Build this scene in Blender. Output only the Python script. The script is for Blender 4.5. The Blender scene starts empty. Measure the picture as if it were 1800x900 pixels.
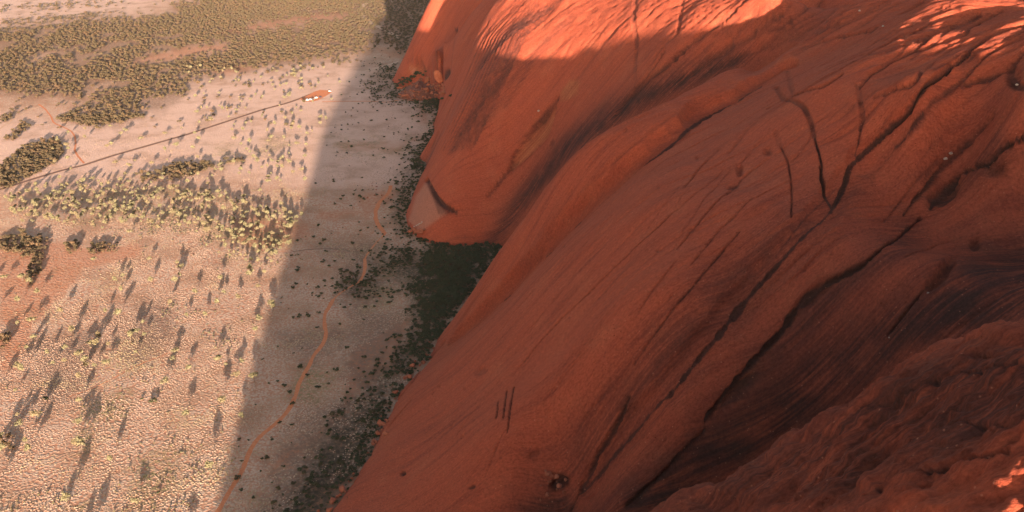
import bpy, math, random
import numpy as np
rnd = random.Random(7)
RS = np.random.RandomState(11)
R = math.radians
sc = bpy.context.scene
col = sc.collection

# ------------------------------------------------------------------ camera
F = 1560.0; CAMZ = 430.0; PITCH = R(25.0)
cam_data = bpy.data.cameras.new('camera'); cam = bpy.data.objects.new('camera', cam_data); col.objects.link(cam)
cam_data.sensor_width = 36; cam_data.lens = 36 * F / 1800
cam_data.clip_start = 1; cam_data.clip_end = 60000
cam.location = (0, 0, CAMZ); cam.rotation_euler = (R(90) - PITCH, 0, 0)
sc.camera = cam

# ------------------------------------------------------------------ light
SUN_EL = R(7.6); SUN_A = R(12.5)          # sun behind the camera, a little to its right
sunvec = np.array([math.sin(SUN_A) * math.cos(SUN_EL), -math.cos(SUN_A) * math.cos(SUN_EL), math.sin(SUN_EL)])
w = bpy.data.worlds.new('World'); sc.world = w; w.use_nodes = True
nt = w.node_tree; nt.nodes.clear()
sky = nt.nodes.new('ShaderNodeTexSky'); sky.sky_type = 'NISHITA'; sky.sun_disc = False
sky.sun_elevation = SUN_EL; sky.sun_rotation = math.pi - SUN_A
sky.altitude = 500; sky.air_density = 0.85; sky.dust_density = 2.0; sky.ozone_density = 0.0
bg = nt.nodes.new('ShaderNodeBackground'); bg.inputs['Strength'].default_value = 0.088
wo = nt.nodes.new('ShaderNodeOutputWorld')
nt.links.new(sky.outputs[0], bg.inputs[0]); nt.links.new(bg.outputs[0], wo.inputs[0])
sl = bpy.data.lights.new('sun', 'SUN'); sl.energy = 5.0; sl.angle = R(0.53); sl.color = (1.0, 0.86, 0.72)
so = bpy.data.objects.new('sun', sl); col.objects.link(so)
from mathutils import Vector
so.rotation_euler = Vector(sunvec).to_track_quat('Z', 'Y').to_euler()
sc.view_settings.view_transform = 'Standard'; sc.view_settings.look = 'None'
sc.view_settings.exposure = 2.15; sc.view_settings.gamma = 1

HAZE = 0.000007
# ------------------------------------------------------------------ helpers
SP, CP = math.sin(PITCH), math.cos(PITCH)
def rays(px, py):
    dx = np.asarray(px, float) - 900; dy = 450 - np.asarray(py, float)
    return dx, dy * SP + F * CP, dy * CP - F * SP
def at(px, py, z=0.0):
    dx, dy, dz = rays(px, py); s = (z - CAMZ) / dz
    return dx * s, dy * s
def proj(X, Y, Z):
    Zc = Z - CAMZ
    d = Y * CP - Zc * SP; u = Y * SP + Zc * CP
    d = np.where(d < 1, 1, d)
    return 900 + F * X / d, 450 - F * u / d
def hsh(ix, iy, seed):
    h = (ix.astype(np.int64) * 374761393 + iy.astype(np.int64) * 668265263 + seed * 974634777) & 0xffffffff
    h = ((h ^ (h >> 13)) * 1274126177) & 0xffffffff
    h = h ^ (h >> 16)
    return (h & 0xffffff) / float(0xffffff) * 2 - 1
def vn(x, y, seed=0):
    fx = np.floor(x); fy = np.floor(y); tx = x - fx; ty = y - fy
    tx = tx * tx * tx * (tx * (tx * 6 - 15) + 10); ty = ty * ty * ty * (ty * (ty * 6 - 15) + 10)
    a = hsh(fx, fy, seed); b = hsh(fx + 1, fy, seed); c = hsh(fx, fy + 1, seed); d = hsh(fx + 1, fy + 1, seed)
    return (a + (b - a) * tx) * (1 - ty) + (c + (d - c) * tx) * ty
def fbm(x, y, seed=0, o=3, g=.5):
    r = 0; a = 1; n = 0
    for k in range(o):
        r = r + a * vn(x, y, seed + k * 17); n += a; a *= g; x = x * 2.03 + 5.1; y = y * 2.03 - 3.7
    return r / n
def sstep(a, b, x):
    t = np.clip((x - a) / (b - a), 0, 1); return t * t * (3 - 2 * t)
def inpoly(px, py, poly):
    px = np.asarray(px); py = np.asarray(py); r = np.zeros(px.shape, bool); n = len(poly)
    for i in range(n):
        x0, y0 = poly[i]; x1, y1 = poly[(i + 1) % n]
        if y0 == y1: continue
        c = ((y0 > py) != (y1 > py)) & (px < (x1 - x0) * (py - y0) / (y1 - y0) + x0)
        r ^= c
    return r
def polydist(px, py, poly, closed=True):
    d = np.full(np.shape(px), 1e9); n = len(poly)
    for i in range(n if closed else n - 1):
        x0, y0 = poly[i]; x1, y1 = poly[(i + 1) % n]
        L = (x1 - x0) ** 2 + (y1 - y0) ** 2 + 1e-9
        t = np.clip(((px - x0) * (x1 - x0) + (py - y0) * (y1 - y0)) / L, 0, 1)
        d = np.minimum(d, np.hypot(px - x0 - t * (x1 - x0), py - y0 - t * (y1 - y0)))
    return d
def softpoly(px, py, poly, edge):
    d = polydist(px, py, poly); s = np.where(inpoly(px, py, poly), d, -d)
    return sstep(-edge, edge, s)

def tag(o, label=None, cat=None, group=None, kind=None):
    if label: o['label'] = label
    if cat: o['category'] = cat
    if group: o['group'] = group
    if kind: o['kind'] = kind
    return o
def link_mesh(name, verts, faces, mat=None, parent=None, smooth=True):
    me = bpy.data.meshes.new(name)
    verts = np.asarray(verts, np.float32); 
    if isinstance(faces, np.ndarray):
        k = faces.shape[1]; nf = len(faces)
        me.vertices.add(len(verts)); me.vertices.foreach_set('co', verts.ravel())
        me.loops.add(nf * k); me.loops.foreach_set('vertex_index', faces.astype(np.int32).ravel())
        me.polygons.add(nf); me.polygons.foreach_set('loop_start', np.arange(0, nf * k, k, dtype=np.int32))
        me.polygons.foreach_set('loop_total', np.full(nf, k, np.int32))
        me.update(calc_edges=True)
    else:
        me.from_pydata([tuple(map(float, v)) for v in verts], [], faces); me.update()
    if smooth: me.polygons.foreach_set('use_smooth', np.ones(len(me.polygons), bool))
    if mat: me.materials.append(mat)
    o = bpy.data.objects.new(name, me); col.objects.link(o)
    if parent: o.parent = parent
    return o
def fattr(me, name, arr):
    a = me.attributes.new(name, 'FLOAT', 'POINT'); a.data.foreach_set('value', np.asarray(arr, np.float32))

# ------------------------------------------------------------------ materials
class M:
    def __init__(s, name, rough=.9, spec=.1):
        s.m = bpy.data.materials.new(name); s.m.use_nodes = True; s.t = s.m.node_tree
        s.b = s.t.nodes['Principled BSDF']; s.b.inputs['Roughness'].default_value = rough
        s.b.inputs['Specular IOR Level'].default_value = spec
    def n(s, t, **k):
        x = s.t.nodes.new(t)
        for a, b in k.items(): setattr(x, a, b)
        return x
    def l(s, a, b): s.t.links.new(a, b)
    def attr(s, name): return s.n('ShaderNodeAttribute', attribute_name=name).outputs['Fac']
    def math(s, op, a, b=None, c=None, clamp=False):
        x = s.n('ShaderNodeMath', operation=op, use_clamp=clamp)
        for i, v in enumerate((a, b, c)):
            if v is None: continue
            if isinstance(v, (int, float)): x.inputs[i].default_value = v
            else: s.l(v, x.inputs[i])
        return x.outputs[0]
    def ramp(s, v, a, b, lo=0., hi=1.):
        x = s.n('ShaderNodeMapRange', interpolation_type='SMOOTHSTEP')
        s.l(v, x.inputs[0])
        for i, q in enumerate((a, b, lo, hi)): x.inputs[i + 1].default_value = q
        return x.outputs[0]
    def mix(s, f, a, b, blend='MIX'):
        x = s.n('ShaderNodeMix', data_type='RGBA', blend_type=blend)
        if isinstance(f, (int, float)): x.inputs[0].default_value = f
        else: s.l(f, x.inputs[0])
        for i, v in ((6, a), (7, b)):
            if isinstance(v, tuple): x.inputs[i].default_value = (*v, 1)
            else: s.l(v, x.inputs[i])
        return x.outputs[2]
    def noise(s, vec, scale, detail=4, rough=.55):
        x = s.n('ShaderNodeTexNoise'); x.inputs['Scale'].default_value = scale
        x.inputs['Detail'].default_value = detail; x.inputs['Roughness'].default_value = rough
        if vec is not None: s.l(vec, x.inputs['Vector'])
        return x.outputs['Fac']
    def pos(s): return s.n('ShaderNodeNewGeometry').outputs['Position']
    def comb(s, x, y, z):
        c = s.n('ShaderNodeCombineXYZ')
        for i, v in enumerate((x, y, z)):
            if isinstance(v, (int, float)): c.inputs[i].default_value = v
            else: s.l(v, c.inputs[i])
        return c.outputs[0]
    def bump(s, h, strength, dist):
        x = s.n('ShaderNodeBump'); x.inputs['Strength'].default_value = strength; x.inputs['Distance'].default_value = dist
        s.l(h, x.inputs['Height']); s.l(x.outputs[0], s.b.inputs['Normal'])
    def col(s, c):
        if isinstance(c, tuple): s.b.inputs['Base Color'].default_value = (*c, 1)
        else: s.l(c, s.b.inputs['Base Color'])

def rock_material(name):
    m = M(name, .95, .08)
    p = m.pos(); sep = m.n('ShaderNodeSeparateXYZ'); m.l(p, sep.inputs[0])
    st = m.attr('strata')
    v1 = m.comb(m.math('MULTIPLY', st, .9), m.math('MULTIPLY', sep.outputs[0], .02), m.math('MULTIPLY', sep.outputs[2], .02))
    v2 = m.comb(m.math('MULTIPLY', st, .22), m.math('MULTIPLY', sep.outputs[0], .012), m.math('MULTIPLY', sep.outputs[2], .012))
    n1 = m.noise(v1, 1.0, 6, .6); n2 = m.noise(v2, 1.0, 4, .6)
    n3 = m.noise(p, .035, 5, .6); n4 = m.noise(m.comb(m.math('MULTIPLY', st, 1.3), m.math('MULTIPLY', sep.outputs[0], .5), m.math('MULTIPLY', sep.outputs[2], .5)), 1.0, 5, .78)
    base = m.mix(m.math('MULTIPLY', m.ramp(n1, .40, .72), .7), ROCK_A, ROCK_B)
    base = m.mix(m.math('MULTIPLY', m.ramp(n2, .48, .72), .5), base, ROCK_D)
    base = m.mix(m.math('MULTIPLY', m.ramp(n3, .5, .75), .45), base, ROCK_C)
    base = m.mix(m.ramp(m.attr('fresh'), 0, 1), base, m.mix(m.ramp(n1, .4, .6), (.46, .13, .055), (.33, .08, .035)))
    base = m.mix(m.ramp(m.attr('pale'), 0, 1), base, (.42, .15, .095))
    base = m.mix(m.math('MULTIPLY', m.math('MULTIPLY', m.attr('shade_streak'), m.ramp(m.math('ADD', m.math('MULTIPLY', n1, .6), m.math('MULTIPLY', n3, .5)), .30, .66)), .92), base, (.045, .022, .019))  # dark streaks, with gully shade painted into the base colour
    base = m.mix(m.math('MULTIPLY', m.ramp(m.attr('stain_shade'), 0, 1), .85), base, (.05, .024, .02))  # varnish in the clefts, plus shade painted behind the slab
    sv = m.n('ShaderNodeTexVoronoi'); sv.inputs['Scale'].default_value = .22; m.l(p, sv.inputs['Vector'])
    base = m.mix(m.ramp(sv.outputs['Distance'], .04, .12, .45, 0), base, (.62, .22, .13))
    g = m.ramp(n4, .3, .7, .70, 1.25)
    gg = m.n('ShaderNodeCombineColor')
    for i in range(3): m.l(g, gg.inputs[i])
    base = m.mix(1.0, base, gg.outputs[0], 'MULTIPLY')
    m.col(base)
    n5 = m.noise(p, .16, 7, .68); rd = m.math('ABSOLUTE', m.math('SUBTRACT', n5, .5))
    vo = m.n('ShaderNodeTexVoronoi'); vo.inputs['Scale'].default_value = .33; m.l(p, vo.inputs['Vector'])
    pit = m.math('MULTIPLY', m.ramp(vo.outputs['Distance'], .05, .22, 1, 0), m.ramp(m.noise(p, .07, 2), .5, .62))
    flake = m.ramp(rd, .0, .035)
    h = m.math('ADD', m.math('MULTIPLY', n1, .5), m.math('MULTIPLY', n4, 1.0)); h = m.math('ADD', h, m.math('MULTIPLY', flake, .12)); h = m.math('SUBTRACT', h, m.math('MULTIPLY', pit, .8))
    h = m.math('ADD', h, m.math('MULTIPLY', n5, .7))
    m.bump(h, 1.0, 1.3)
    return m.m
GR_STRAW = (.50, .335, .24); GR_STRAW2 = (.42, .26, .175); GR_SOIL = (.40, .17, .10); GR_SOIL2 = (.45, .24, .155)
ROCK_A = (.41, .082, .039); ROCK_B = (.33, .060, .029); ROCK_C = (.45, .110, .053); ROCK_D = (.19, .040, .025)

# ------------------------------------------------------------------ the rock: ridges, valleys and toes traced as (px, py, height)
# each line: strata value, points
LINES = [
 (1960, [('p', -120, 1950, -20), ('p', 60, 2000, 60), ('p', 250, 2000, 150), ('p', 500, 2100, 200)]),
 (1770, [(693, 137, -4), (704, 112, 28), (717, 86, 58), (733, 50, 100), (762, -2, 158), ('p', -60, 1720, 215), ('p', 100, 1700, 265), ('p', 400, 1700, 300)]),
 (1680, [(752, 140, 22), (756, 120, 45), (780, 70, 92), (840, 5, 165)]),
 (1560, [(757, 133, 32), (762, 90, 88), (772, 62, 122), (830, 22, 170), (866, -3, 200), ('p', 60, 1500, 250), ('p', 300, 1500, 300)]),
 (1420, [(782, 175, 4), (800, 140, 36), (830, 75, 98), (862, 35, 143), ('p', 0, 1420, 205), ('p', 120, 1420, 255)]),
 (1290, [(737, 283, -2), (755, 248, 28), (778, 207, 62), (802, 157, 100), (828, 97, 148), (845, 57, 178), (869, 28, 200), (902, -2, 226), ('p', 80, 1300, 262), ('p', 300, 1300, 300)]),
 (1210, [(748, 285, 0), (790, 215, 46), (830, 140, 104), (880, 70, 158), (940, 15, 205)]),
 (1120, [(730, 340, 16), (760, 288, 60), (800, 212, 112), (835, 160, 148), (872, 118, 175), (915, 65, 207), (962, 18, 236), (1000, 0, 250), ('p', 200, 1150, 290), ('p', 400, 1100, 320)]),
 (1010, [(716, 388, 2), (745, 420, 2), (790, 360, 40), (830, 330, 56), (900, 300, 74), (950, 235, 118), (1000, 170, 163), (1050, 110, 203), (1100, 60, 236), (1200, 2, 274), ('p', 320, 1000, 320)]),
 (950, [(800, 433, 0), (872, 430, 1), (920, 350, 50), (1000, 250, 126), (1060, 170, 176), (1140, 80, 232)]),
 (905, [(940, 330, 66), (1010, 288, 118), (1080, 213, 164), (1150, 130, 214), (1260, 60, 256), (1350, 5, 288)]),
 (830, [('p', -10, 850, -14), ('p', 20, 845, 5), ('p', 63, 835, 62), ('p', 101, 834, 100), ('p', 140, 842, 140), ('p', 190, 850, 190), ('p', 240, 860, 240), ('p', 330, 850, 310)]),
 (780, [('p', -40, 800, -25), ('p', 0, 790, 15), ('p', 60, 780, 85), ('p', 100, 772, 138), (1400, 30, 285), ('p', 330, 720, 330)]),
 (705, [(765, 600, -4), (790, 575, 14), (830, 512, 46), (870, 452, 82), (905, 405, 115), (950, 345, 152), (1000, 292, 186), (1050, 250, 211), (1100, 216, 231), (1125, 203, 238), (1150, 190, 244), (1175, 177, 250), (1200, 165, 255), (1250, 141, 265), (1300, 121, 275), (1380, 95, 288), (1450, 60, 300), (1500, 5, 322), ('p', 330, 640, 330)]),
 (645, [(748, 624, -5), (790, 597, 12), (830, 558, 40), (900, 488, 86), (990, 400, 145), (1060, 335, 183), (1150, 262, 220), (1240, 195, 248), (1330, 136, 270), (1420, 100, 289), (1560, 30, 318), (1650, 0, 338)]),
 (580, [(700, 692, -2), (760, 650, 30), (850, 570, 80), (950, 470, 140), (1050, 385, 190), (1150, 310, 226), (1280, 210, 262), (1400, 140, 287), (1560, 70, 314), (1700, 15, 338)]),
 (520, [(670, 758, -1), (720, 735, 28), (800, 690, 68), (850, 650, 95), (1000, 510, 165), (1150, 360, 224), (1300, 230, 268), (1450, 145, 296), (1600, 80, 318), (1800, 20, 345), ('p', 400, 520, 318)]),
 (480, [(632, 828, -1), (700, 840, 35), (800, 760, 80), (900, 680, 118), (1000, 600, 155), (1150, 440, 210), (1300, 310, 254), (1450, 210, 286), (1600, 130, 308), (1800, 75, 333)]),
 (450, [(582, 900, 0), (700, 900, 42), (800, 850, 78), (900, 780, 112), (1050, 650, 160), (1200, 520, 204), (1350, 400, 242), (1500, 270, 278), (1600, 190, 298), (1800, 110, 326)]),
 (425, [('p', -140, 420, 0), ('p', -60, 415, 45), (1000, 880, 84), (1100, 762, 133), (1200, 655, 171), (1300, 548, 195), (1400, 450, 224), (1480, 362, 251), (1560, 275, 276), (1650, 190, 298), (1800, 130, 322)]),
 (405, [(1100, 830, 119), (1200, 750, 149), (1300, 620, 180), (1500, 430, 232), (1650, 290, 272), (1720, 260, 284), (1800, 190, 306)]),
 (375, [('p', -70, 375, 32), (1080, 905, 102), (1200, 860, 115), (1350, 740, 147), (1500, 620, 179), (1650, 480, 224), (1800, 330, 272)]),
 (340, [('p', -70, 340, 35), ('p', 50, 345, 50), ('p', 110, 345, 72), ('p', 150, 340, 100), ('p', 185, 336, 140), ('p', 230, 332, 196), ('p', 300, 330, 300)]),
 (280, [('p', -150, 290, -2), ('p', -70, 290, 55), ('p', 0, 295, 112), (1165, 900, 163), (1300, 838, 196), (1400, 775, 220), (1480, 722, 238), (1560, 652, 257), (1620, 615, 270), (1700, 592, 282), (1800, 562, 294), ('p', 260, 245, 312)]),
 (230, [('p', -155, 220, 0), ('p', -60, 220, 90), ('p', 20, 230, 160), (1300, 900, 205), (1450, 850, 238), (1600, 780, 264), (1720, 690, 285), (1800, 640, 297)]),
 (180, [('p', 40, 180, 210), (1600, 900, 268), (1700, 860, 281), (1800, 800, 296), ('p', 220, 170, 300)]),
 (120, [('p', -155, 120, 0), ('p', -90, 120, 70), ('p', -20, 120, 150), ('p', 60, 120, 222), ('p', 130, 120, 262), ('p', 260, 100, 298)]),
 (0,   [('p', -165, 0, 0), ('p', -110, 0, 60), ('p', -40, 0, 140), ('p', 40, 0, 222), ('p', 130, 0, 262), ('p', 300, 0, 310)]),
]
cp = []
def low(h, s): return h - (28 * math.exp(-((h - 272) / 38.) ** 2) if 360 < s < 900 else 0) - (15 * min(max((h - 295) / 35., 0), 1) if 360 < s < 900 else 0)
LINES = [(s_, [((q[0], q[1], q[2], low(q[3], s_)) if q[0] == 'p' else (q[0], q[1], low(q[2], s_))) for q in pts]) for s_, pts in LINES]
for s_, pts in LINES:
    for q in pts:
        if q[0] == 'p': cp.append((q[1], q[2], q[3], s_))
        else:
            x, y = at(q[0], q[1], q[2]); cp.append((float(x), float(y), q[2], s_))
cp += [(-180, 420, -40, 430), (-190, 300, -40, 300), (-200, 150, -40, 130), (-200, 0, -40, 0),
       (600, 1500, 330, 1500), (600, 1000, 320, 1000), (600, 600, 300, 600), (600, 200, 300, 200), (480, 400, 302, 400)]
# the toe of the rock on the plain, far to near
toe_px = [(693, 138), (715, 158), (755, 160), (784, 182), (762, 235), (736, 286), (742, 310), (726, 350), (714, 388), (738, 421), (800, 434), (874, 432)]
TOE = [(500, 2250), (150, 2120), (-80, 2000), (-190, 1900)] + [tuple(map(float, at(*q))) for q in toe_px] + [(22, 905), (30, 860), (5, 810), (-30, 790)] + \
      [tuple(map(float, at(*q))) for q in [(765, 600), (700, 692), (669, 760), (631, 830), (581, 900)]] + [(-142, 420), (-150, 300), (-158, 150), (-165, 0), (-165, -250), (-100, -500), (100, -700), (700, -800), (900, 500), (800, 1800)]
for i in range(4, 26):       # points pushed out past the toe, below the ground
    x0, y0 = TOE[i - 1]; x1, y1 = TOE[i + 1]; L = math.hypot(x1 - x0, y1 - y0)
    nx, ny = -(y1 - y0) / L, (x1 - x0) / L     # candidate normal
    X, Y = TOE[i]
    if inpoly(np.array([X + nx * 8]), np.array([Y + ny * 8]), TOE)[0]: nx, ny = -nx, -ny
    sv = min(((X - c[0]) ** 2 + (Y - c[1]) ** 2, c[3]) for c in cp)[1]
    cp.append((X + nx * 22, Y + ny * 22, -34, sv))
cp = np.array(cp); 
# drop near-duplicates
keep = []
for i in range(len(cp)):
    if all((cp[i, 0] - cp[j, 0]) ** 2 + (cp[i, 1] - cp[j, 1]) ** 2 > 49 for j in keep): keep.append(i)
cp = cp[keep]
def tps_fit(P, V, lam):
    P = P / 100.; n = len(P); d2 = ((P[:, None] - P[None]) ** 2).sum(-1)
    K = np.where(d2 > 0, d2 * np.log(d2 + 1e-12) * .5, 0) + lam * np.eye(n)
    A = np.zeros((n + 3, n + 3)); A[:n, :n] = K; A[:n, n] = 1; A[:n, n + 1:] = P; A[n, :n] = 1; A[n + 1:, :n] = P.T
    return np.linalg.solve(A, np.concatenate([V, np.zeros((3, V.shape[1]))]))
Wt = np.hstack([tps_fit(cp[:, :2], cp[:, 2:3], .003), tps_fit(cp[:, :2], cp[:, 3:4], 12.0)])
def tps_eval(X, Y):
    X = X.ravel() / 100.; Y = Y.ravel() / 100.; out = np.empty((len(X), 2)); P = cp[:, :2] / 100.; n = len(P)
    for a in range(0, len(X), 40000):
        x = X[a:a + 40000]; y = Y[a:a + 40000]
        d2 = (x[:, None] - P[None, :, 0]) ** 2 + (y[:, None] - P[None, :, 1]) ** 2 + 1e-12
        out[a:a + 40000] = (d2 * np.log(d2) * .5) @ Wt[:n] + Wt[n] + x[:, None] * Wt[n + 1] + y[:, None] * Wt[n + 2]
    return out
GX0, GX1, GY0, GY1, GS = -300., 700., -100., 2200., 4.0
gx = np.arange(GX0, GX1 + 1, GS); gy = np.arange(GY0, GY1 + 1, GS)
GXX, GYY = np.meshgrid(gx, gy)
G = tps_eval(GXX, GYY).reshape(len(gy), len(gx), 2)
def gsample(X, Y, k):
    fx = np.clip((X - GX0) / GS, 1, len(gx) - 3.001); fy = np.clip((Y - GY0) / GS, 1, len(gy) - 3.001)
    ix = fx.astype(int); iy = fy.astype(int); tx = fx - ix; ty = fy - iy
    def cr(t): return (-.5 * t + t * t - .5 * t ** 3, 1 - 2.5 * t * t + 1.5 * t ** 3, .5 * t + 2 * t * t - 1.5 * t ** 3, -.5 * t * t + .5 * t ** 3)
    wx = cr(tx); wy = cr(ty); r = 0
    for j in range(4):
        for i in range(4): r = r + wy[j] * wx[i] * G[iy + j - 1, ix + i - 1, k]
    return r
# the shoulder of the rock behind the camera; its skyline, seen along the sun, throws the big shadow
TE = math.tan(SUN_EL); V0 = -230.0
def uv(X, Y): return X * math.cos(SUN_A) + Y * math.sin(SUN_A), Y * math.cos(SUN_A) - X * math.sin(SUN_A)
T_U = [-400, -190, -150, -95, -63, 12, 100, 125, 150, 165, 180, 213, 266, 295, 341, 381, 402, 467, 650, 900]
T_H = [-60, -40, 0, 105, 148, 232, 300, 303, 320, 325, 326, 324, 347, 363, 390, 402, 404, 405, 408, 390]
SOFT = 0
def hmacro(X, Y):
    h = gsample(X, Y, 0)
    u, v = uv(X, Y)
    T = np.interp(u + 4 * fbm(v / 40, u / 40, 5, 2), T_U, T_H)
    q_ = V0 - v
    back = np.where(q_ > 0, T + np.minimum(q_, 90) * TE - np.maximum(q_ - 90, 0) * .45, T - np.abs(q_) ** 1.5 * .022 - .02 * np.abs(q_))
    k = sstep(60, -60, v)
    h = h * (1 - k) + back * k
    d = polydist(X, Y, TOE) if False else None
    return h
def raycast(px, py):
    dx, dy, dz = [np.atleast_1d(np.asarray(q, float)) for q in rays(px, py)]
    n = np.sqrt(dx * dx + dy * dy + dz * dz); dx, dy, dz = dx / n, dy / n, dz / n
    t = np.full(dx.shape, 120.0); hit = np.zeros(dx.shape, bool)
    for k in range(900):
        X = dx * t; Y = dy * t; Z = CAMZ + dz * t
        h = np.maximum(hmacro(X, Y), 0); hit |= Z <= h
        t = np.where(hit, t, t + np.maximum((Z - h) * .35, .4))
        if hit.all(): break
    for k in range(3):
        pass
    return dx * t, dy * t, CAMZ + dz * t

# ---- polar sheet centred under the camera (finer where the picture looks)
RL_ = np.linspace(math.log(135), math.log(2300), 400); RW_ = np.interp(np.exp(RL_), [135, 320, 350, 560, 620, 800, 900, 1150, 1350, 2300], [1, 1, 2.3, 2.3, 1.6, 1.4, 1.3, 1.3, .8, .6]); RC_ = np.cumsum(RW_) - RW_[0]
az = np.concatenate([np.arange(-180, -19, 1.5), np.linspace(-18, 44, 1040), np.arange(45.5, 180.1, 1.5)])
az = np.radians(az)
rr = np.concatenate([np.array([0.5, 15, 30, 50, 70, 85, 100, 112, 124]), np.exp(np.interp(np.linspace(0, 1, 1120), RC_ / RC_[-1], RL_))])
RRm, AZm = np.meshgrid(rr, az, indexing='ij')
VX = RRm * np.sin(AZm); VY = RRm * np.cos(AZm)
ST = gsample(VX, VY, 1)
HH = hmacro(VX, VY)
# outside the toe outline the sheet dips under the ground
sgn = inpoly(VX, VY, TOE)
cand = (~sgn)
dd = np.zeros(VX.shape); m_ = cand & (np.abs(HH) < 400)
dd[m_] = polydist(VX[m_], VY[m_], TOE)
HH = np.where(cand, np.minimum(HH, 8 - dd * .9), HH)
HH0 = HH.copy()
# ---- relief
hi = sstep(120, 300, HH)
ang = ST
u1 = fbm(VX / 80, VY / 80, 3, 3) * 7
g1 = fbm((ST + u1) / 16, VX / 140, 21, 3, .55)
g2 = fbm((ST + u1 * .6) / 5.0, VX / 60, 31, 3, .6)
g3 = 1 - np.abs(fbm((ST + u1) / 11.0, VX / 120, 41, 2))
near_ = sstep(420, 330, VY)
amp = .35 + .65 * sstep(-.2, .5, fbm(VX / 90, VY / 90, 51, 2))
smo = .22 + .78 * np.maximum(np.maximum(sstep(270, 310, HH), near_), .4 * sstep(1180, 1280, VY)) * 1.0
farw = sstep(850, 1200, VY)
HH = HH + g1 * (.9 + 2.6 * hi) * amp * smo + g2 * (.25 + 1.3 * hi) * amp * smo - np.clip(g3 - .86, 0, 1) * 14 * (.25 + hi * amp)
HH = HH + fbm(VX / 34, VY / 34, 61, 4) * 2.2 * (.5 + hi)
# pitted, lumpy flank near the camera and upper right hollows
near = sstep(340, 270, VY)
lump = fbm(VX / 15 + .5 * VY / 15, VY / 11, 71, 4)
HH = HH + near * fbm(VX / 3.2 + VY / 9, VY / 3.2, 83, 3) * 1.3
HH = HH + near * lump * 5.5 + near * np.minimum(fbm(VX / 6, VY / 6, 73, 3), 0) * 3.5
stain_shade = np.zeros(VX.shape); fresh = np.zeros(VX.shape); pale = np.zeros(VX.shape); shade_streak = np.zeros(VX.shape)  # dark masks hold varnish, streaks and some painted shade

i0f = len(np.arange(-180, -18, 3.0)); azf = az
def window(X, Y, rad):
    r = math.hypot(X, Y); a = math.atan2(X, Y); da = rad / r * 1.3
    j0, j1 = np.searchsorted(azf, [a - da, a + da]); k0, k1 = np.searchsorted(rr, [r - rad, r + rad])
    return slice(max(k0 - 1, 0), k1 + 1), slice(max(j0 - 1, 0), j1 + 1)
CUT = np.zeros(VX.shape)
DXn = (hmacro(VX + 3., VY) - hmacro(VX - 3., VY)) / 6; DYn = (hmacro(VX, VY + 3.) - hmacro(VX, VY - 3.)) / 6
NL_ = np.sqrt(DXn ** 2 + DYn ** 2 + 1); NX, NY, NZ = -DXn / NL_, -DYn / NL_, 1 / NL_
def crack(pts, wid, dep, st=.8, jag=.5, brk=0.0, seed=1):
    """carve a cleft along a traced line; wid = half width in metres"""
    pts = np.array(pts, float)
    L = np.concatenate([[0], np.cumsum(np.hypot(*np.diff(pts, axis=0).T))]); n = max(int(L[-1] / 3), 2)
    s = np.linspace(0, L[-1], n); px = np.interp(s, L, pts[:, 0]); py = np.interp(s, L, pts[:, 1])
    X, Y, Z = raycast(px, py)
    for _ in range(6): X[1:-1] = (X[:-2] + X[1:-1] + X[2:]) / 3; Y[1:-1] = (Y[:-2] + Y[1:-1] + Y[2:]) / 3
    m3 = np.sqrt(X * X + Y * Y + (CAMZ - Z) ** 2) / F
    X = X + .6 * jag * m3 * fbm(s / 14, s * 0 + seed, seed, 3); Y = Y + .6 * jag * m3 * fbm(s / 14, s * 0 + seed + 9, seed + 5, 3)
    ok = Z > 1
    Zs = hmacro(X, Y)
    wid = wid * (.66 if wid < 5 else 1)
    wv = wid * (.55 + .6 * np.sin(np.pi * np.clip(s / L[-1], .03, .97)) ** .5 + .45 * fbm(s / 9, s * 0, seed + 3, 2))
    if brk: wv = wv * np.clip(.9 + .4 * fbm(s / 7, s * 0 + 3, seed + 8, 2) / brk, .25, 1.3)
    for i in range(n - 1):
        if not (ok[i] and ok[i + 1]): continue
        x0, y0, x1, y1 = X[i], Y[i], X[i + 1], Y[i + 1]; z0, z1 = Zs[i], Zs[i + 1]
        if math.hypot(x1 - x0, y1 - y0) > 60: continue
        rl_ = math.hypot(x0, y0); mn_ = rl_ * (.0011 if rl_ < 600 else .0024); wd = max(wv[i], mn_); kf = (max(wv[i], .25) / wd) ** .7
        half = math.hypot(x1 - x0, y1 - y0) / 2 + wd * 2.2 + 1
        ws = window((x0 + x1) / 2, (y0 + y1) / 2, half)
        A = VX[ws]; B = VY[ws]; Ls = (x1 - x0) ** 2 + (y1 - y0) ** 2 + 1e-9
        t = np.clip(((A - x0) * (x1 - x0) + (B - y0) * (y1 - y0)) / Ls, 0, 1)
        dz = np.maximum(np.abs(HH0[ws] - z0 - t * (z1 - z0)) - 1.0, 0)
        d = np.sqrt((A - x0 - t * (x1 - x0)) ** 2 + (B - y0 - t * (y1 - y0)) ** 2 + dz * dz) / wd
        k = sstep(1.2, .6, d)
        CUT[ws] = np.maximum(CUT[ws], k * dep * min(wd / wid, 1.2) * kf)
        stain_shade[ws] = np.maximum(stain_shade[ws], sstep(1.35, .7, d) * min(st * 1.3, 1) * kf)
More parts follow.
